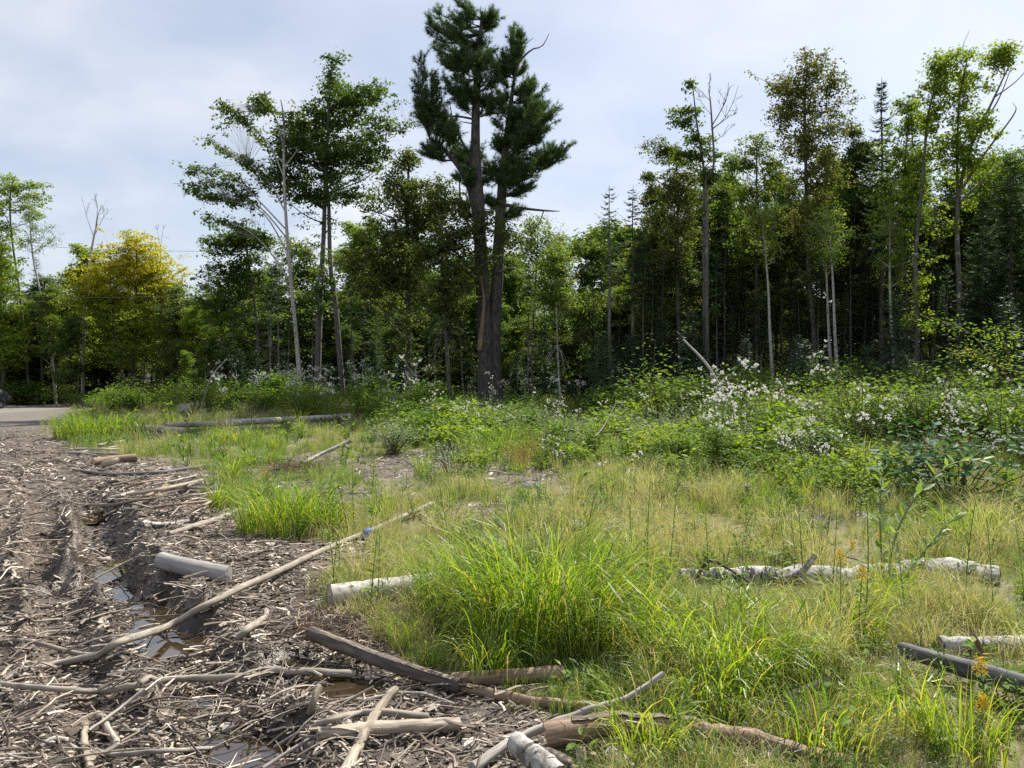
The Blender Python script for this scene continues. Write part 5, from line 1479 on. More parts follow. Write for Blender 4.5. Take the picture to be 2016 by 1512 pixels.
def dead_brush(label, px, py, rad, h, n, seed):
    g = np.random.default_rng(seed); p = Gp(px, py)
    a = g.uniform(0, 6.28, n); r = rad * np.sqrt(g.uniform(0, 1, n)); L = g.uniform(.15, .5, n)
    b = np.stack([r * np.cos(a), r * np.sin(a), g.uniform(0, .5, n) * h * (1 - r / rad)], -1)
    az = g.uniform(0, 6.28, n); e = b + np.stack([np.cos(az) * L, np.sin(az) * L, g.uniform(.0, .6, n) * h], -1)
    P = np.stack([b, (b + e) / 2 + g.normal(0, .03, (n, 3)), e], 1)
    v, q, c, _ = tubes(P, np.tile([.0035, .0026, .0012], (n, 1)), 3)
    tag(obj('dead_brush', MB().add(v, q, cyl=c).mesh('dead_brush', M['wood_brown']), loc=tuple(p)), label, 'brush', kind=None)


dead_brush('brown mound of dead brush beside the dark stump, right', 1420, 990, .55, .32, 900, 1)
dead_brush('dead brush heap in front of the propped middle branch', 585, 925, .5, .3, 500, 2)
dead_brush('low heap of dead twigs at the left of the birch log', 700, 1240, .28, .16, 500, 3)

# ------------------------------------------------------------------ low plants
def scatter(name, label, cat, pts, rot, scl, idx, protos, kind='stuff'):
    """one object whose small pieces are laid out by geometry nodes"""
    me = bpy.data.meshes.new(name)
    me.vertices.add(len(pts)); me.vertices.foreach_set('co', np.asarray(pts, np.float32).ravel())
    for nm, ty, k_, a in (('rot', 'FLOAT_VECTOR', 'vector', rot), ('scl', 'FLOAT_VECTOR', 'vector', scl), ('idx', 'INT', 'value', idx)):
        at = me.attributes.new(nm, ty, 'POINT'); at.data.foreach_set(k_, np.asarray(a, np.int32 if ty == 'INT' else np.float32).ravel())
    me.update()
    c = bpy.data.collections.new(name + '_pieces')
    for j, m in enumerate(protos):
        po = bpy.data.objects.new('%s_piece_%02d' % (name, j), m); c.objects.link(po)
    ng = bpy.data.node_groups.new(name, 'GeometryNodeTree')
    ng.interface.new_socket('Geometry', in_out='INPUT', socket_type='NodeSocketGeometry')
    ng.interface.new_socket('Geometry', in_out='OUTPUT', socket_type='NodeSocketGeometry')
    N, L = ng.nodes, ng.links
    gi, go = N.new('NodeGroupInput'), N.new('NodeGroupOutput')
    ci = N.new('GeometryNodeCollectionInfo'); ci.inputs['Collection'].default_value = c
    ci.inputs['Separate Children'].default_value = True; ci.inputs['Reset Children'].default_value = True
    ip = N.new('GeometryNodeInstanceOnPoints'); ip.inputs['Pick Instance'].default_value = True

    def na(nm, ty):
        a = N.new('GeometryNodeInputNamedAttribute'); a.data_type = ty; a.inputs['Name'].default_value = nm; return a.outputs['Attribute']
    er = N.new('FunctionNodeEulerToRotation')
    L.new(na('rot', 'FLOAT_VECTOR'), er.inputs[0])
    mp = N.new('GeometryNodeMeshToPoints')
    L.new(gi.outputs[0], mp.inputs['Mesh']); L.new(mp.outputs[0], ip.inputs['Points'])
    L.new(ci.outputs[0], ip.inputs['Instance']); L.new(na('idx', 'INT'), ip.inputs['Instance Index'])
    L.new(er.outputs[0], ip.inputs['Rotation']); L.new(na('scl', 'FLOAT_VECTOR'), ip.inputs['Scale'])
    L.new(ip.outputs[0], go.inputs[0])
    o = obj(name, me)
    md = o.modifiers.new('scatter', 'NODES'); md.node_group = ng
    tag(o, label, cat, kind=kind)
    return o


def spread(n, y0, y1, g, wide=.86, pw=1.0):
    y = np.exp(g.uniform(math.log(y0), math.log(y1), n)); x = g.uniform(-wide, wide, n) * y
    return x, y


def to_px(x, y):
    return 1008 + F * x / y, 756 + F * CAMH / y


def tuft(seed, n, h, rad, w, lean=.25, curve=1.0, segs=4, mat=None, tip=.25, rmean=.45):
    g = np.random.default_rng(seed)
    a = g.uniform(0, 6.28, n); r = rad * np.sqrt(g.uniform(0, 1, n))
    base = np.stack([r * np.cos(a), r * np.sin(a), np.full(n, -.01)], -1)
    az = a + g.normal(0, .9, n)
    v, q, rr_ = blades(base, az, h * g.uniform(.5, 1.15, n), np.abs(g.normal(lean, .15, n)), np.abs(g.normal(curve, .45, n)), w * g.uniform(.6, 1.3, n), g, segs, np.clip(g.normal(rmean, .2, n), 0, 1), tip)
    return MB().add(v, q, r=rr_).mesh('tuft', mat)


# wood chips and twigs
chips = []
for i in range(12):
    g = np.random.default_rng(500 + i)
    L, w, t = g.uniform(.05, .13), g.uniform(.012, .032), g.uniform(.004, .012)
    xs = np.array([-.5, -.15, .2, .5]) * L
    wy = np.array([.5, .95, 1, .35]) * w * g.uniform(.7, 1.2, 4)
    zz = np.array([0, .01, .008, .0]) * g.uniform(-.5, 1, 4) + .004
    v = np.concatenate([np.stack([xs, -wy / 2, zz], -1), np.stack([xs, wy / 2, zz + g.normal(0, .003, 4)], -1), np.stack([xs, wy / 2, zz - t], -1), np.stack([xs, -wy / 2, zz - t], -1)])
    q = [(k * 4 + j, k * 4 + j + 1, ((k + 1) % 4) * 4 + j + 1, ((k + 1) % 4) * 4 + j) for k in range(4) for j in range(3)] + [(0, 4, 8, 12), (3, 15, 11, 7)]
    chips.append(MB().add(v, q).mesh('chip', M['chip']))
twigs = []
for i in range(10):
    g = np.random.default_rng(520 + i)
    n = 6; t = np.linspace(0, 1, n); L = g.uniform(.12, .34)
    p = np.stack([(t - .5) * L, L * .12 * np.sin(t * g.uniform(2, 6) + i) + g.normal(0, .006, n), .012 + L * .10 * np.sin(t * 3.14) * g.uniform(-.2, 1.4)], -1)
    v, q, c, _ = tubes(p[None], np.linspace(.0042, .0018, n)[None] * g.uniform(.7, 1.7), 4); mb = MB().add(v, q)
    if i % 2:
        e = p[3] + [L * .25, L * g.uniform(-.3, .3), .02]
        v, q, c, _ = tubes(np.array([[p[3], (p[3] + e) / 2, e]]), np.array([[.002, .0016, .001]]), 3); mb.add(v, q)
    twigs.append(mb.mesh('twig', M['chip']))
g = np.random.default_rng(61)
x, y = spread(190000, 2.7, 30, g)
m = np.maximum(MUDF(x, y), .22 * DIRTF(x, y))
ss = x * TN[0] + y * TN[1]
dn = .62 + .38 * noise2(x, y, 1.1, 5)
dn = np.where(np.exp(-((ss - .25) / .14) ** 4) * (y < 12) > .5, dn * .4, dn)
keep = g.uniform(0, 1, len(x)) < m * np.clip(dn, .15, 1) * sm(30, 18, y)
for (a, b, rx, ry, wz, dep) in PUD:
    keep &= ~((np.hypot((x - a) / rx, (y - b) / ry) < 1.0) & (g.uniform(0, 1, len(x)) < .97))
x, y = x[keep], y[keep]; n = len(x)
z = H(x, y)
s = (.24 + .9 * g.uniform(0, 1, n) ** 2.3) * np.clip(.55 + y * .07, .7, 1.7)
rot = np.stack([g.normal(0, .4, n), g.normal(0, .28, n), g.normal(.25, .75, n)], -1)
scatter('wood_chips', 'brown and tan wood chips and bark bits covering the mud', 'wood chips', np.stack([x, y, z + .003], -1), rot, np.stack([s, s * g.uniform(.6, 1.4, n), s], -1), g.integers(0, 12, n), chips)
x, y = spread(30000, 2.7, 22, g)
m = np.maximum(MUDF(x, y), .8 * DIRTF(x, y)); m = np.maximum(m, .06)
pxx, pyy = to_px(x, y)
boost = np.exp(-(((pxx - 480) / 230) ** 2 + ((pyy - 1330) / 130) ** 2)) + .8 * np.exp(-(((pxx - 300) / 160) ** 2 + ((pyy - 980) / 60) ** 2))
keep = g.uniform(0, 1, len(x)) < m * np.clip(.28 + .7 * boost, 0, 1)
x, y = x[keep], y[keep]; n = len(x); z = H(x, y)
s = g.uniform(.45, 1.5, n) * np.clip(.7 + y * .05, .8, 1.6)
scatter('twig_litter', 'tangle of thin grey twigs strewn over the mud', 'twigs', np.stack([x, y, z + g.uniform(0, .05, n) ** 1.5], -1), np.stack([g.normal(0, .35, n), g.normal(0, .22, n), g.normal(.4, 1.0, n)], -1), np.stack([s, s, s], -1), g.integers(0, 10, n), twigs)

# grass
straw = [tuft(600 + i, 26, [.30, .38, .26, .34, .42][i], .10, .0035, .5, 1.5, 4, M['straw'], .2, .45) for i in range(5)]
green = [tuft(620 + i, 24, [.20, .28, .16, .24, .32][i], .09, .0055, .35, .9, 4, M['grass'], .2, .38) for i in range(5)]
mat_ = [tuft(660 + i, 22, [.34, .42, .3][i], .12, .0032, 1.15, .9, 4, M['straw'], .1, .6) for i in range(3)]
rust = [tuft(640 + i, 30, [.34, .42][i], .10, .003, .3, .9, 4, M['rust'], .1, .5) for i in range(2)]
g = np.random.default_rng(71)
x, y = spread(62000, 2.8, 48, g)
pxx, pyy = to_px(x, y)
m = np.maximum(MUDF(x, y), DIRTF(x, y) * .9)
fo = np.maximum(sm(36, 42, y) * sm(-24, -20, x), sm(6, 14, x) * sm(22, 27, y))
keep = (g.uniform(0, 1, len(x)) < (1 - m) * (1 - .9 * fo) * (.72 + .28 * noise2(x, y, .9, 0))) & ~((x < -25) & (y > 38))
x, y, pxx, pyy = x[keep], y[keep], pxx[keep], pyy[keep]; n = len(x)
dry = .35 + .35 * noise2(x, y, .55, 3) + .75 * np.exp(-(((pxx - 1330) / 260) ** 2 + ((pyy - 1060) / 90) ** 2)) + .55 * np.exp(-(((pxx - 1800) / 260) ** 2 + ((pyy - 1400) / 140) ** 2)) + .5 * np.exp(-(((pxx - 740) / 150) ** 2 + ((pyy - 805) / 28) ** 2)) \
    + .5 * np.exp(-(((pxx - 250) / 120) ** 2 + ((pyy - 815) / 18) ** 2)) + .4 * np.exp(-(((pxx - 780) / 120) ** 2 + ((pyy - 1000) / 40) ** 2)) - .45 * np.exp(-(((pxx - 620) / 260) ** 2 + ((pyy - 930) / 70) ** 2)) - .5 * np.exp(-(((pxx - 1250) / 300) ** 2 + ((pyy - 1280) / 140) ** 2)) - .3 * np.exp(-(((pxx - 1600) / 260) ** 2 + ((pyy - 1420) / 110) ** 2))
rustf = np.exp(-(((pxx - 960) / 75) ** 2 + ((pyy - 885) / 22) ** 2)) + .25 * np.exp(-(((pxx - 1500) / 70) ** 2 + ((pyy - 900) / 40) ** 2))
u = g.uniform(0, 1, n)
matted = .5 * (dry > .35) * (y < 11)
idx = np.where(u < np.clip(dry, .05, .95), g.integers(0, 5, n), 5 + g.integers(0, 5, n))
LP_ = np.concatenate([p for p, r in LOGS]); LR_ = np.concatenate([r for p, r in LOGS])


def near_log(x, y, pad):
    out = np.zeros(len(x), bool)
    for (p, r) in LOGS:
        for j in range(len(p)):
            out |= ((x - p[j, 0]) ** 2 + (y - p[j, 1] + .5 * pad) ** 2) < (r[j] + pad) ** 2
    return out


idx = np.where(g.uniform(0, 1, n) < rustf, 10 + g.integers(0, 2, n), idx)
idx = np.where((g.uniform(0, 1, n) < matted) & (idx < 5), 12 + g.integers(0, 3, n), idx)
s = g.uniform(.35, 1.1, n) * np.clip(.44 + y * .042, .5, 1.7) * np.clip(1 + .6 * noise2(x, y, 1.3, 1), .35, 1.9)
s = s * (1 - .45 * np.exp(-(((pxx - 700) / 260) ** 2 + ((pyy - 930) / 75) ** 2)))
s = np.where(near_log(x, y - .35, .5) & (y > 22) & (pxx < 720), s * .3, s)
s = np.where(near_log(x, y, .11) & (y < 9) & (g.uniform(0, 1, n) < .8), s * .35, s)
z = H(x, y)
scatter('grass', 'fine green and straw-coloured grass covering the clearing', 'grass', np.stack([x, y, z], -1), np.stack([g.normal(0, .12, n), g.normal(0, .12, n), g.uniform(0, 6.28, n)], -1), np.stack([s, s, s * g.uniform(.7, 1.25, n)], -1), idx, straw + green + rust + mat_)


# small broad-leaved plants
def forb(seed, n, h, rad, leaf, mat, asp=.42, up=.5):
    g = np.random.default_rng(seed)
    a = g.uniform(0, 6.28, n); hh = h * g.uniform(.15, 1, n); r = rad * np.sqrt(g.uniform(0.02, 1, n))
    pos = np.stack([r * np.cos(a) * .5, r * np.sin(a) * .5, hh], -1)
    d = nrm(np.stack([np.cos(a), np.sin(a), g.normal(up, .35, n)], -1)); nn2 = nrm(np.stack([g.normal(0, .4, n), g.normal(0, .4, n), np.ones(n)], -1))
    v, q, t, r_ = leaf_folded(pos, d, nn2, leaf * g.uniform(.6, 1.3, n), asp, np.clip(g.normal(.45, .2, n), 0, 1))
    mb = MB().add(v, q, t, r=r_)
    P = np.array([[[0, 0, -.02], p * [.5, .5, .6], p] for p in pos[:min(n, 10)]])
    v, q, c, _ = tubes(P, np.full((len(P), 3), .0022), 3); mb.add(v, q, r=.2)
    return mb.mesh('forb', mat)


forbs = [forb(700, 16, .16, .14, .075, M['forb']), forb(701, 22, .26, .16, .06, M['forb']), forb(702, 26, .3, .15, .05, M['forb'], .3), forb(703, 34, .22, .2, .035, M['forb_grey'], .35), forb(704, 40, .3, .18, .04, M['forb_grey'], .25),
         forb(705, 14, .34, .16, .09, M['forb'], .5), forb(706, 22, .4, .18, .07, M['birch'], .4)]
g = np.random.default_rng(81)
x, y = spread(9500, 2.9, 40, g)
pxx, pyy = to_px(x, y)
m = np.maximum(MUDF(x, y), DIRTF(x, y) * .7)
lush = .22 + .25 * noise2(x, y, .7, 2) + .85 * sm(780, 980, pxx) * sm(965, 890, pyy) + .4 * np.exp(-(((pxx - 1600) / 200) ** 2 + ((pyy - 930) / 80) ** 2)) + .4 * np.exp(-(((pxx - 1680) / 300) ** 2 + ((pyy - 1400) / 130) ** 2)) + .3 * np.exp(-(((pxx - 1150) / 200) ** 2 + ((pyy - 1040) / 50) ** 2))
fo = np.maximum(sm(37, 42, y) * sm(-24, -20, x), sm(6, 14, x) * sm(24, 29, y))
keep = (g.uniform(0, 1, len(x)) < (1 - m) * np.clip(lush, .05, 1) * (1 - .7 * fo)) & ~((x < -25) & (y > 38))
x, y, pyy = x[keep], y[keep], pyy[keep]; n = len(x); z = H(x, y)
s = g.uniform(.6, 1.2, n) * np.clip(.3 + y * .07, .5, 2.2)
scatter('ground_cover', 'low leafy weeds growing through the grass', 'weeds', np.stack([x, y, z], -1), np.stack([g.normal(0, .1, n), g.normal(0, .1, n), g.uniform(0, 6.28, n)], -1), np.stack([s, s, s], -1), g.integers(0, 7, n), forbs)


# sedge clumps: each a plant of its own
def clump(seed, n, h, rad, w, mat, lean=.6, curve=1.7, segs=7, rmean=.42):
    g = np.random.default_rng(seed)
    mb = MB()
    for part, m in (('live', n), ('dead', max(6, n // 8))):
        a = g.uniform(0, 6.28, m); r = rad * np.sqrt(g.uniform(0, 1, m))
        base = np.stack([r * np.cos(a), r * np.sin(a), np.full(m, -.02)], -1)
        az = a + g.normal(0, .85, m)
        if part == 'live':
            ln = np.abs(g.normal(lean, .3, m)) * (.35 + r / rad); cv = np.abs(g.normal(curve, .75, m)); L = h * g.uniform(.3, 1.2, m)
            bent = g.uniform(0, 1, m) < .10; cv = np.where(bent, cv + 1.6, cv)
            rr0 = np.where(g.uniform(0, 1, m) < .05, g.uniform(.85, 1, m), np.clip(g.normal(rmean, .2, m), 0, 1))
        else:
            ln = g.uniform(.9, 1.5, m); cv = g.uniform(.2, .8, m); L = h * g.uniform(.25, .7, m); rr0 = g.uniform(.88, 1, m)
        v, q, rr_ = blades(base, az, L, ln, cv, w * g.uniform(.5, 1.3, m), g, segs if part == 'live' else 4, rr0, .25)
        mb.add(v, q, r=rr_)
    return mb


def sedge(label, px, py, seed, n, h, rad, w, sy=1.0, name='grass_clump', mat='sedge', rmean=.45, curve=2.15):
    p = Gp(px, py)
    mb = clump(seed, n, h, rad, w, M[mat], rmean=rmean, curve=curve)
    o = obj(name, mb.mesh(name, M[mat]), loc=tuple(p), scale=(1, sy, 1)); tag(o, label, 'grass clump')
    return p


sedge('big bright green arching grass clump in the centre foreground', 1070, 1270, 801, 1500, .98, .50, .0088, .85)
sedge('left lobe of the big green clump, spilling over the birch log', 905, 1225, 802, 620, .72, .26, .0078)
sedge('low green grass clump right of the big central clump', 1240, 1300, 803, 520, .66, .26, .008)
sedge('bright green grass clump above the peeled log, right foreground', 1420, 1345, 804, 760, .62, .34, .008, rmean=.5)
sedge('green grass clump in the middle distance at the mud edge', 560, 1048, 805, 900, .75, .50, .0078, .7)
sedge('smaller green clump just right of the middle grass clump', 640, 1052, 806, 340, .55, .24, .008)
sedge('dark green grass patch at the bend of the far track', 195, 862, 807, 900, 1.0, 1.25, .018, .8, rmean=.3)
sedge('green grass mound with rusty top in the middle of the clearing', 975, 905, 808, 900, .85, .75, .010, .8, rmean=.4)
sedge('small grass tuft at the edge of the brush pile', 430, 1002, 809, 160, .45, .12, .008)
sedge('upright narrow grass tuft behind the brush pile', 455, 960, 810, 170, .62, .10, .010, curve=.7)
sedge('leafy green grass clump at the right among dry grass', 1905, 1075, 811, 420, .55, .24, .007, rmean=.55, curve=1.0)
sedge('tall green grass blades standing by the goldenrod, right foreground', 1600, 1335, 812, 60, .5, .16, .007, rmean=.5, curve=.5)
sedge('green tuft at the bottom edge right of the wood stubs', 1270, 1495, 813, 240, .42, .16, .008)
sedge('bright grass tuft in the lower right corner', 1900, 1490, 814, 150, .45, .18, .006, rmean=.5, curve=.8)
sedge('loose grass tuft at the bottom right of centre', 1620, 1480, 815, 170, .42, .22, .006, rmean=.48, curve=.9)
sedge('grass clump between the far logs and the pole, left of centre', 500, 915, 816, 300, .55, .5, .009, .8, rmean=.45)
sedge('grass clump in front of the white far birch log', 470, 872, 817, 320, .6, .7, .012, .8, rmean=.48)
sedge('green grass clump left of the goldenrod plants', 1660, 1260, 818, 380, .5, .24, .007, rmean=.5)
sedge('sparse tuft at the foot of the big clump, front side', 960, 1335, 819, 160, .45, .14, .008)
sedge('sunlit grass tuft beside the old birch log, right', 1760, 1215, 820, 260, .48, .2, .007, rmean=.55, curve=.9)
sedge('yellow-green grass tuft left of the dark sapling', 1700, 930, 821, 300, .7, .35, .010, rmean=.6)
sedge('grass tuft in the middle grass right of the propped branch', 1110, 905, 822, 260, .55, .3, .010, rmean=.45)
sedge('grass tuft at the lower right between dry stems', 1770, 1440, 823, 220, .4, .18, .007, rmean=.5)


for lab_, px_, py_, n_, h_, r_ in [('low green tuft filling the gap left of the big clump', 985, 1290, 260, .62, .18), ('bright tuft between the big clump and the right clump', 1310, 1330, 300, .6, .2), ('green tuft right of the bright front clump', 1530, 1350, 240, .5, .18),
                                   ('bright tuft behind the big clump on its right', 1190, 1190, 260, .6, .2), ('bright low tuft in front of the right clump', 1400, 1420, 220, .45, .18), ('green tuft just below the old birch log', 1480, 1230, 200, .42, .16)]:
    sedge(lab_, px_, py_, int(px_), n_, h_, r_, .008, rmean=.5)


# smaller tufts standing through the meadow, from a few shapes
TF = []
for i, (n_, h_, r_, w_, mt_, rm_, cv_) in enumerate([(150, .5, .14, .0065, 'sedge', .45, 1.5), (110, .62, .10, .0065, 'sedge', .5, 1.0), (220, .5, .20, .0045, 'straw', .4, 1.3), (160, .42, .16, .006, 'sedge', .35, 1.6), (200, .62, .16, .004, 'straw', .5, .8), (140, .55, .12, .004, 'rust', .5, .9)]):
    TF.append(clump(2600 + i, n_, h_, r_, w_, M[mt_], rmean=rm_, curve=cv_).mesh('grass_tuft', M[mt_]))
for i in range(150):
    g = np.random.default_rng(2700 + i)
    px_ = g.uniform(500, 2040); py_ = 850 + 560 * g.uniform(0, 1) ** 1.7
    p = Gp(px_, py_)
    if MUDF(p[0], p[1]) > .25: continue
    k_ = int(g.choice([0, 0, 1, 2, 2, 3, 4, 4, 5])) if py_ < 1000 else int(g.choice([0, 1, 2, 2, 3, 4, 4]))
    if near_log(p[0:1], p[1:2], .14)[0]: continue
    s_ = g.uniform(.6, 1.1) * (1.25 if py_ < 930 else 1)
    o = obj('grass_tuft', TF[k_], loc=tuple(p), rot=(0, 0, g.uniform(0, 6.28)), scale=(s_, s_, s_ * g.uniform(.8, 1.2)))
    tag(o, 'x', 'grass clump', 'small grass tufts in the meadow')
    zoned(o, '%s tuft %s,' % (['arching green', 'upright green', 'straw-coloured', 'low green', 'wispy straw', 'rusty brown'][k_], 'in near grass' if py_ > 1060 else 'in far grass' if py_ < 910 else 'in mid grass'), px_)


# shrubs
def shrub(seed, h, rad, stems, n, leaf, asp=.55, lo=.2, up=.15):
    g = np.random.default_rng(seed)
    P = []
    for i in range(stems):
        a = g.uniform(0, 6.28); r = rad * math.sqrt(g.uniform(.05, 1)); hh = h * g.uniform(.55, 1.05) * (1 - .35 * (r / rad) ** 2)
        e = np.array([r * math.cos(a), r * math.sin(a), hh])
        P.append(smooth_path([[e[0] * .12, e[1] * .12, -.04], e * [.5, .5, .6] + g.normal(0, .04 * h, 3) * [1, 1, .3], e], 8))
    P = np.array(P)
    sb, lb = MB(), MB()
    rd = np.linspace(.009, .003, 8)[None] * np.ones((stems, 1)) * (h / 1.2) ** .7
    v, q, c, _ = tubes(P, rd, 4); sb.add(v, q, r=.4)
    k = g.integers(0, stems, n); t = lo + (1 - lo) * g.uniform(0, 1, n) ** .7
    f = t * 7; i0 = np.minimum(f.astype(int), 6); w_ = (f - i0)[:, None]
    cp = P[k, i0] * (1 - w_) + P[k, i0 + 1] * w_
    off = g.normal(0, 1, (n, 3)) * [1, 1, .6] * .09 * (h / 1.2 + .3)
    pos = cp + off
    d = nrm(np.concatenate([off[:, :2] + g.normal(0, .03, (n, 2)), g.normal(up * .08, .04, (n, 1))], 1))
    nn2 = nrm(np.stack([g.normal(0, .5, n), g.normal(0, .5, n), np.ones(n)], -1))
    v, q, t_, r_ = leaf_folded(pos, d, nn2, leaf * g.uniform(.6, 1.3, n), asp, np.clip(g.normal(.42, .15, stems)[k] + g.normal(0, .13, n), 0, 1))
    lb.add(v, q, t_, r=r_)
    return sb, lb


SH = []
for i, (h, rad, st, n, lf, asp, mt) in enumerate([(1.0, .62, 14, 620, .085, .6, 'forb'), (1.25, .7, 16, 760, .075, .55, 'forb'), (.8, .6, 12, 480, .10, .65, 'bright'), (1.5, .7, 14, 800, .07, .6, 'birch'), (.9, .7, 16, 640, .07, .6, 'blue_leaf'), (1.9, .85, 18, 1050, .075, .62, 'birch'), (.7, .55, 16, 620, .05, .4, 'forb_grey')]):
    sb, lb = shrub(900 + i, h, rad, st, n, lf, asp); SH.append((sb.mesh('stems', M['redstem'], True), lb.mesh('foliage', M[mt]), h))


PUTS = []


def put_shrub(k_, label, px, py, hpx=None, group=None, sq=1.0, D=None):
    p = Gp(px, py) if D is None else np.array(((px - 1008) / F * D, D, float(H((px - 1008) / F * D, D))))
    s = 1.0 if hpx is None else hpx / F * p[1] / SH[k_][2]
    o = thing('shrub', label, 'shrub', [('stems', SH[k_][0]), ('foliage', SH[k_][1])], tuple(p), (0, 0, random.uniform(0, 6.28)), (s * sq, s * sq, s), group)
    return zoned(o, label, px) if group else o


put_shrub(3, 'upright leafy shrub standing above the weeds right of centre', 1305, 850, 185)
put_shrub(3, 'leafy shrub behind the white-tufted plants, right of centre', 1455, 870, 160)
put_shrub(5, 'tall bushy shrub at the forest edge on the right', 1690, 890, 215)
put_shrub(5, 'tall shrub right of the bushy forest-edge shrub', 1830, 880, 210)
put_shrub(5, 'tall leafy shrub at the right edge of the photo', 1990, 920, 260)
put_shrub(5, 'tall shrub with upright shoot left of the right-hand thicket', 1620, 870, 160)
put_shrub(4, 'dark blue-green maple sapling bush on the right', 1878, 985, 180, sq=1.5)
put_shrub(4, 'dark blue-green bush in the weeds below the pine', 890, 845, 70, sq=1.3)
put_shrub(0, 'bright leafy bush left of the tallest white-tufted plant', 1405, 930, 110)
put_shrub(2, 'fresh green leafy bush in front of the right thicket', 1560, 920, 110)
GS = 'leafy weeds filling the middle of the clearing'
for i in range(120):
    g = np.random.default_rng(1000 + i)
    px_ = g.uniform(760, 1540); py_ = g.uniform(840, 905) if i < 80 else g.uniform(870, 950)
    if DIRTF(*flat_ground(px_, py_)) > .3: continue
    put_shrub(int(g.choice([0, 1, 2, 2, 0, 1, 6])), '%s bush of the middle green band' % ['bright', 'dark', 'pale', 'broad'][i % 4], px_, py_, g.uniform(45, 78), GS, 1.2)
for i in range(46):
    g = np.random.default_rng(1100 + i)
    px_ = g.uniform(1500, 2060); py_ = g.uniform(845, 960)
    if 1740 < px_ < 2000 and py_ > 890: py_ -= 60
    put_shrub(int(g.choice([0, 1, 3, 2, 6])), '%s thicket bush' % ('front' if py_ > 915 else 'back'), px_, py_, g.uniform(70, 120), 'bushes of the right thicket', 1.1)
for i in range(40):
    g = np.random.default_rng(1200 + i)
    px_ = g.uniform(230, 860); D = g.uniform(35, 39.5)
    put_shrub(int(g.choice([1, 3, 5, 0])), 'dim forest-foot bush', px_, 0, g.uniform(40, 80), 'bushes at the left forest foot', 1.3, D)
for i in range(26):
    g = np.random.default_rng(1300 + i)
    px_ = g.uniform(-60, 330); D = g.uniform(57, 59) if px_ < 120 else g.uniform(41, 47) if px_ > 190 else g.uniform(52, 56)
    put_shrub(int(g.choice([1, 3, 5, 0])), 'roadside bush', px_, 0, g.uniform(36, 62), 'bushes by the road', 1.4, D)
for i in range(30):
    g = np.random.default_rng(1400 + i)
    px_ = g.uniform(1180, 2030); D = np.interp(px_, [1180, 1500, 2030], [31, 28, 22.5]) + g.uniform(-1, 2)
    put_shrub(int(g.choice([3, 5, 1])), 'shaded forest-foot bush', px_, 0, g.uniform(70, 120), 'bushes at the right forest foot', 1.2, D)
for i in range(54):
    g = np.random.default_rng(2100 + i)
    px_ = g.uniform(560, 1330); D = g.uniform(29, 35.5)
    put_shrub(int(g.choice([3, 5, 1, 0])), '%s tree-line bush' % ['low', 'weedy'][i % 2], px_, 0, g.uniform(40, 80), 'weedy bushes below the tree line', 1.1, D)
for i in range(70):
    g = np.random.default_rng(2200 + i)
    px_ = g.uniform(1290, 2030); py_ = g.uniform(885, 1010) if px_ > 1480 else g.uniform(870, 930)
    if 1730 < px_ < 2010: continue
    put_shrub(int(g.choice([0, 2, 2, 6, 1])), 'low %s clump near the thicket' % ['leafy', 'bright', 'pale', 'broad'][i % 4], px_, py_, g.uniform(50, 100), 'low leafy clumps at right', 1.0)
# small firs at the forest foot
for i in range(46):
    g = np.random.default_rng(1500 + i)
    px_ = g.uniform(420, 2040)
    D = float(np.interp(px_, [420, 1000, 1240, 1500, 2040], [41, 38, 31, 26, 20.5])) + g.uniform(-1.5, 4)
    side = 'left of the pine' if px_ < 940 else 'below the right-hand woods'
    plant_proto('fir%d' % g.integers(0, 3), 'fir_sapling', 'young feathery fir', 'tree', px_, D, None, g.uniform(.8, 1.35), group='young firs ' + side)


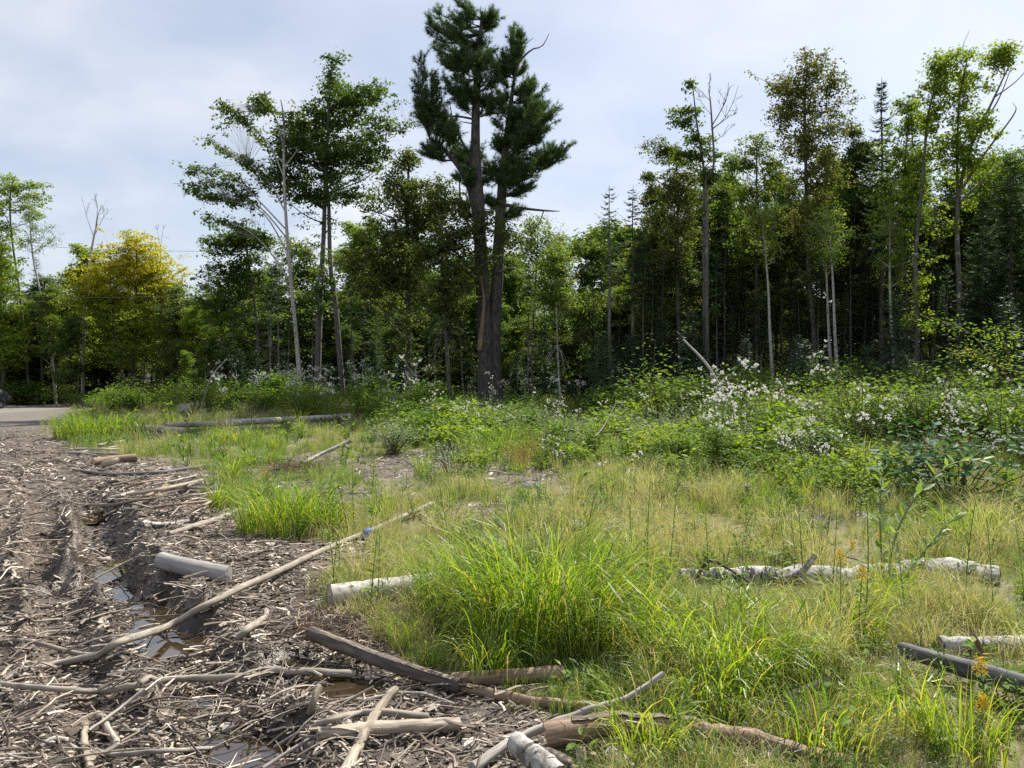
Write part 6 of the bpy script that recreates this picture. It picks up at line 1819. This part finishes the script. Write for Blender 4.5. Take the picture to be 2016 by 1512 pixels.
# white-tufted weeds
def tufted(seed, h, br, nf, leaves):
    g = np.random.default_rng(seed)
    sb, lb, fb = MB(), MB(), MB()
    z = np.linspace(0, h, 9)
    st = np.stack([.03 * np.sin(z * 2 + seed) * z, .03 * np.cos(z * 2.3 + seed) * z, z - .03], -1)
    v, q, c, _ = tubes(st[None], np.linspace(.007, .003, 9)[None], 5); sb.add(v, q, r=.3)
    n = leaves; t = g.uniform(.08, .85, n)
    pos = np.stack([np.interp(t * h, z, st[:, i]) for i in range(3)], -1); a = g.uniform(0, 6.28, n)
    d = nrm(np.stack([np.cos(a), np.sin(a), g.normal(.25, .25, n)], -1))
    v, q, t_, r_ = leaf_folded(pos, d, np.tile([0, 0, 1.0], (n, 1)) + g.normal(0, .2, (n, 3)), .13 * (1.1 - .6 * t) * g.uniform(.7, 1.2, n), .24, np.clip(g.normal(.5, .2, n), 0, 1), .2, .3); lb.add(v, q, t_, r=r_)
    cen = []
    for b in range(br):
        f = g.uniform(.58, 1.0); p0 = np.array([np.interp(f * h, z, st[:, i]) for i in range(3)]); a = g.uniform(0, 6.28)
        L = h * g.uniform(.10, .24); e = p0 + np.array([np.cos(a) * L * .7, np.sin(a) * L * .7, L * .9])
        v, q, c, _ = tubes(np.array([[p0, (p0 + e) / 2 + [0, 0, -.02], e]]), np.array([[.0035, .0028, .002]]), 3); sb.add(v, q, r=.3)
        for _ in range(nf):
            if g.uniform() < .3: continue
            cen.append(e + g.normal(0, .042, 3) * [1, 1, .7])
    cen = np.array(cen); m = 26
    d = nrm(g.normal(0, 1, (len(cen) * m, 3)) + [0, 0, .25]); base = np.repeat(cen, m, 0)
    L = np.repeat(g.uniform(.013, .027, len(cen)), m)[:, None] * g.uniform(.7, 1.2, (len(cen) * m, 1))
    s_ = nrm(np.cross(d, g.normal(0, 1, d.shape))) * .0035
    v = np.stack([base, base + d * L - s_, base + d * L * 1.05 + s_], 1).reshape(-1, 3)
    fb.add(v, t=np.arange(len(v)).reshape(-1, 3), r=np.repeat(g.uniform(0, 1, len(v) // 3), 3))
    return sb, lb, fb


TW = []
for i, (h, br, nf, lv) in enumerate([(1.2, 9, 4, 26), (1.0, 6, 4, 20), (1.4, 13, 4, 34), (.85, 4, 3, 16), (1.1, 8, 5, 24)]):
    sb, lb, fb = tufted(1600 + i, h, br, nf, lv)
    TW.append((sb.mesh('stem', M['greenstem'], True), lb.mesh('leaves', M['forb']), fb.mesh('seed_heads', M['fluff']), h))


def put_tufted(k_, label, px, py, hpx, group=None, D=None):
    p = Gp(px, py) if D is None else np.array(((px - 1008) / F * D, D, float(H((px - 1008) / F * D, D))))
    s = hpx / F * p[1] / TW[k_][3]
    o = thing('white_tufted_weed', label, 'wildflower', [('stem', TW[k_][0]), ('leaves', TW[k_][1]), ('seed_heads', TW[k_][2])], tuple(p), (random.gauss(0, .05), random.gauss(0, .05), random.uniform(0, 6.28)), s, group)
    [c for c in o.children if c.name.startswith('seed_heads')][0]['kind'] = 'stuff'
    return zoned(o, label, px) if group else o


for lab, k_, px_, py_, hp in [('tall branching weed with white seed tufts standing over the right weeds', 2, 1438, 935, 190), ('white-tufted weed right of the tall branching one', 4, 1530, 985, 120), ('white-tufted weed at the head of the dead brush', 0, 1545, 960, 100),
                              ('slim white-tufted weed in the dry grass right of centre', 1, 1248, 1000, 100), ('white-tufted weed beside the slim one in the dry grass', 3, 1190, 985, 80), ('leafy white-tufted weed in the middle of the dry grass', 0, 1085, 975, 105),
                              ('white-tufted weed by the rusty grass mound', 1, 942, 905, 60), ('low white-tufted weed by the rusty grass mound, lower', 3, 938, 925, 40), ('tall dark-stemmed weed with white top left of the pine foot', 2, 805, 850, 125),
                              ('white-tufted weed far left of centre behind the birch log', 0, 640, 850, 100), ('small white-tufted weed beside the willow sapling', 3, 1700, 1080, 70), ('white-topped weed leaning above the thin spruce foot', 1, 1205, 800, 105),
                              ('white-tufted weed among the right-hand leafy bushes', 4, 1600, 1010, 130)]:
    put_tufted(k_, lab, px_, py_, hp)
for i in range(42):
    g = np.random.default_rng(1700 + i)
    put_tufted(int(g.integers(0, 5)), 'white-tufted weed, %s row,' % ['front', 'middle', 'back', 'rear'][i % 4], g.uniform(1390, 2050), g.uniform(850, 960), g.uniform(90, 150), 'white-tufted weeds of the right stand')
for i in range(32):
    g = np.random.default_rng(1800 + i)
    put_tufted(int(g.integers(0, 5)), 'far %s white-tufted weed' % ['low', 'tall'][i % 2], g.uniform(410, 870), 0, g.uniform(55, 95), 'white-tufted weeds of the far left stand', g.uniform(31, 36))
for i in range(34):
    g = np.random.default_rng(1900 + i)
    put_tufted(int(g.integers(0, 5)), 'white-tufted weed of the middle band', g.uniform(760, 1420), g.uniform(815, 880), g.uniform(50, 90), 'white-tufted weeds of the middle band')


# leafy weed stalks standing through the grass
SK = []
for i, (h, n, lf) in enumerate([(.6, 26, .09), (.75, 34, .08), (.5, 20, .10), (.9, 40, .085)]):
    g = np.random.default_rng(2300 + i)
    z = np.linspace(0, h, 7); st = np.stack([.06 * (z / h) ** 2 * g.normal(0, 1) + 0 * z, .06 * (z / h) ** 2 * g.normal(0, 1) + 0 * z, z - .02], -1)
    v, q, c, _ = tubes(st[None], np.linspace(.005, .002, 7)[None], 5); sb = MB().add(v, q, r=.4)
    t = np.linspace(.1, 1, n); pos = np.stack([np.interp(t * h, z, st[:, k]) for k in range(3)], -1); a = np.arange(n) * 2.4 + g.normal(0, .3, n)
    d = nrm(np.stack([np.cos(a), np.sin(a), .2 + .6 * t], -1))
    v, q, t_, r_ = leaf_folded(pos, d, np.tile([0, 0, 1.0], (n, 1)) + g.normal(0, .2, (n, 3)), lf * (1.2 - .6 * t) * g.uniform(.7, 1.2, n), .28, np.clip(g.normal(.6, .2, n), 0, 1), .2, .25)
    SK.append((sb.mesh('stem', M['greenstem'] if i % 2 else M['redstem'], True), MB().add(v, q, t_, r=r_).mesh('leaves', M['bright'] if i in (0, 2) else M['forb']), h))
for i in range(200):
    g = np.random.default_rng(2400 + i)
    px_ = g.uniform(640, 2030); py_ = 850 + 420 * g.uniform(0, 1) ** 2.0
    p = Gp(px_, py_)
    if MUDF(p[0], p[1]) > .3: continue
    k_ = int(g.integers(0, 4)); s_ = g.uniform(.55, 1.1)
    o = thing('weed_stalk', 'x', 'weed', [('stem', SK[k_][0]), ('leaves', SK[k_][1])], tuple(p), (random.gauss(0, .1), random.gauss(0, .1), random.uniform(0, 6.28)), s_, 'leafy weed stalks in the grass')
    zoned(o, '%s leafy weed stalk %s,' % (['short', 'slim', 'squat', 'tall'][k_], 'in near grass' if py_ > 960 else 'in far grass' if py_ < 890 else 'in mid grass'), px_)


# goldenrod, willow, ferns
def goldenrod(label, px, py, h, seed, bloom=True):
    g = np.random.default_rng(seed); p = Gp(px, py)
    z = np.linspace(0, h, 7); st = np.stack([.05 * (z / h) ** 2 * g.normal(0, 1) + 0 * z, .05 * (z / h) ** 2 * g.normal(0, 1) + 0 * z, z - .02], -1)
    v, q, c, _ = tubes(st[None], np.linspace(.004, .002, 7)[None], 5)
    sb = MB().add(v, q, r=.4)
    n = 34; t = np.linspace(.08, .9, n); pos = np.stack([np.interp(t * h, z, st[:, i]) for i in range(3)], -1); a = np.arange(n) * 2.4
    d = nrm(np.stack([np.cos(a), np.sin(a), np.full(n, .35)], -1))
    v, q, t_, r_ = leaf_folded(pos, d, np.tile([0, 0, 1.0], (n, 1)), .07 * (1.15 - .6 * t), .22, np.clip(g.normal(.45, .2, n), 0, 1)); lb = MB().add(v, q, t_, r=r_)
    parts = [('stem', sb.mesh('stem', M['greenstem'], True)), ('leaves', lb.mesh('leaves', M['forb']))]
    if bloom:
        m = 260; a = g.uniform(0, 6.28, m); f = g.uniform(0, 1, m) ** .8; top = st[-1]
        r = .042 * (1 - .6 * f) * g.uniform(.2, 1, m)
        pos = top + np.stack([np.cos(np.round(a)) * r, np.sin(np.round(a)) * r, -.04 + .09 * f + r * .3], -1) + g.normal(0, .004, (m, 3))
        v, q, r_ = leaf_quads(pos, nrm(g.normal(0, 1, (m, 3))), nrm(g.normal(0, 1, (m, 3))), 0.010 * g.uniform(.6, 1.3, m), .8, g.uniform(0, 1, m))
        parts.append(('bloom', MB().add(v, q, r=r_).mesh('bloom', M['gold'])))
    return thing('goldenrod', label, 'wildflower', parts, tuple(p))


goldenrod('tall dark-leaved goldenrod with amber bloom in the right foreground', 1655, 1310, .62, 1)
goldenrod('goldenrod with yellow bloom just right of the tall one', 1690, 1300, .52, 2)
goldenrod('goldenrod above the old birch log on the right', 1640, 1150, .34, 3)
goldenrod('small yellow goldenrod near the right edge by the dark log', 1940, 1395, .22, 4)
goldenrod('goldenrod blooming in front of the big clump, centre dry grass', 1165, 1075, .26, 5)
goldenrod('goldenrod sprig in the lower right corner', 1935, 1500, .22, 6)
goldenrod('goldenrod behind the willow sapling', 1735, 1140, .36, 7)
goldenrod('tall unopened weed stalk at the right foreground', 1955, 1230, .75, 8, False)
goldenrod('leafy green weed stalk in the dry grass, centre', 1245, 1010, .45, 9, False)
goldenrod('leafy weed stalk left of the leafy white-tufted weed', 1060, 985, .42, 10, False)


def willow(label, stems, seed):
    g = np.random.default_rng(seed)
    P = [np.array([Gh(q[0], q[1], 0) if i == 0 else Pd(q[0], q[1], 0) for i, q in enumerate(s)]) for s in stems]
    base = P[0][0].copy(); D_ = base[1]
    sb, lb = MB(), MB()
    for s, pp in zip(stems, P):
        pts = np.array([pp[0]] + [Pd(q[0], q[1], D_ + .06 * i) for i, q in enumerate(s) if i > 0])
        pa = smooth_path(pts, 16) - base
        v, q, c, _ = tubes(pa[None], np.linspace(.009, .0025, 16)[None], 6); sb.add(v, q, r=.5)
        n = 30; t = np.linspace(.12, 1, n); f = t * 15; i0 = np.minimum(f.astype(int), 14); w_ = (f - i0)[:, None]
        pos = pa[i0] * (1 - w_) + pa[i0 + 1] * w_
        tg_ = nrm(np.gradient(pa, axis=0))[i0]
        a = np.arange(n) * 2.4 + g.normal(0, .3, n)
        d = nrm(tg_ * .75 + np.stack([np.cos(a), np.sin(a) * .8, g.normal(.25, .2, n)], -1))
        v, q, t_, r_ = leaf_folded(pos, d, np.tile([0, 0, 1.0], (n, 1)) + g.normal(0, .3, (n, 3)), .135 * g.uniform(.7, 1.25, n) * (1.1 - .35 * t), .32, np.clip(g.normal(.5, .2, n), 0, 1), .2, .1); lb.add(v, q, t_, r=r_)
    return thing('willow_sapling', label, 'sapling', [('stems', sb.mesh('stems', M['greenstem'], True)), ('leaves', lb.mesh('leaves', M['willow']))], tuple(base))


willow('willow sapling with two long leafy shoots, one leaning right', [[(1738, 1165), (1735, 1080), (1732, 1000), (1738, 925)], [(1745, 1165), (1765, 1050), (1810, 970), (1870, 915), (1935, 905)], [(1750, 1165), (1800, 1110), (1840, 1060), (1885, 1015)]], 5)
# tall reddish shoots at the right edge, behind the thicket
P0 = [[(2000, 880), (1960, 720), (1900, 650), (1815, 622)], [(2010, 880), (1980, 740), (1930, 700), (1880, 690)], [(1995, 880), (1985, 700), (1960, 640)]]
for i, (lab, s) in enumerate(zip(['long arching reddish sapling limb at the right edge', 'lower arching sapling limb at the right edge', 'upright sapling at the right edge behind the thicket'], P0)):
    g = np.random.default_rng(2000 + i); D_ = 16.5
    b0 = base_of(s[0][0], D_)
    pts = loc_pts(s, D_, b0); pts[0] = [0, 0, 0]
    pa = smooth_path(pts, 20)
    v, q, c, _ = tubes(pa[None], np.linspace(.02, .006, 20)[None], 6); sb = MB().add(v, q, r=.5)
    n = 260; k_ = g.integers(7, 20, n); off = g.normal(0, .16, (n, 3)) * [1, 1, .5]
    pos = pa[k_] + off; d = nrm(off * [1, 1, .3] + g.normal(0, .05, (n, 3)))
    v, q, t_, r_ = leaf_folded(pos, d, nrm(np.stack([g.normal(0, .5, n), g.normal(0, .5, n), np.ones(n)], -1)), .085 * g.uniform(.7, 1.2, n), .5, np.clip(g.normal(.55, .2, n), 0, 1)); lb = MB().add(v, q, t_, r=r_)
    thing('sapling', lab, 'sapling', [('stem', sb.mesh('stem', M['redstem'], True)), ('leaves', lb.mesh('leaves', M['birch'] if i < 2 else M['bright']))], tuple(b0))


def fern(label, px, py, L, seed, mat='bright', nf=7, group=None):
    g = np.random.default_rng(seed); p = Gp(px, py)
    sb, lb = MB(), MB()
    for k_ in range(nf):
        a = k_ * 6.28 / nf + g.normal(0, .3); t = np.linspace(0, 1, 24); LL = L * g.uniform(.7, 1.1)
        pa = np.stack([np.cos(a) * LL * t * .8, np.sin(a) * LL * t * .8, LL * (.95 * t - .55 * t ** 2)], -1)
        v, q, c, _ = tubes(pa[None], np.linspace(.003, .001, 24)[None], 3); sb.add(v, q, r=.5)
        for s in (-1, 1):
            sd = np.array([-np.sin(a) * s, np.cos(a) * s, -.12])
            n = 20; ll = LL * .30 * np.sin(np.linspace(.25, 3.05, n)) * g.uniform(.85, 1.1, n)
            d = nrm(sd + np.array([np.cos(a), np.sin(a), 0]) * .35 + g.normal(0, .06, (n, 3)))
            v, q, t_, r_ = leaf_folded(pa[4:], d, np.tile([0, 0, 1.0], (n, 1)) + g.normal(0, .15, (n, 3)), ll, .26, np.clip(g.normal(.5, .15, n), 0, 1)); lb.add(v, q, t_, r=r_)
    return thing('fern', label, 'fern', [('stalks', sb.mesh('stalks', M['greenstem'])), ('fronds', lb.mesh('fronds', M[mat]))], tuple(p), group=group)


fern('bright green young fern-like plant in the dry grass, right', 1508, 1105, .32, 1, 'bright', 6)
fern('amber autumn-coloured fern in the middle grass', 1332, 895, .45, 2, 'amber', 6)
fern('green fern at the right edge below the dark sapling', 1995, 1005, .6, 3, 'bright', 8)
fern('pale green fern left of the right thicket', 1530, 860, .9, 4, 'bright', 8)
fern('grey-green drooping plant in the dry grass behind the big clump', 1185, 1060, .42, 5, 'forb_grey', 9)
fern('pale green fern beside the upright shrub', 1585, 885, .8, 6, 'bright', 8)

write_zone_labels()
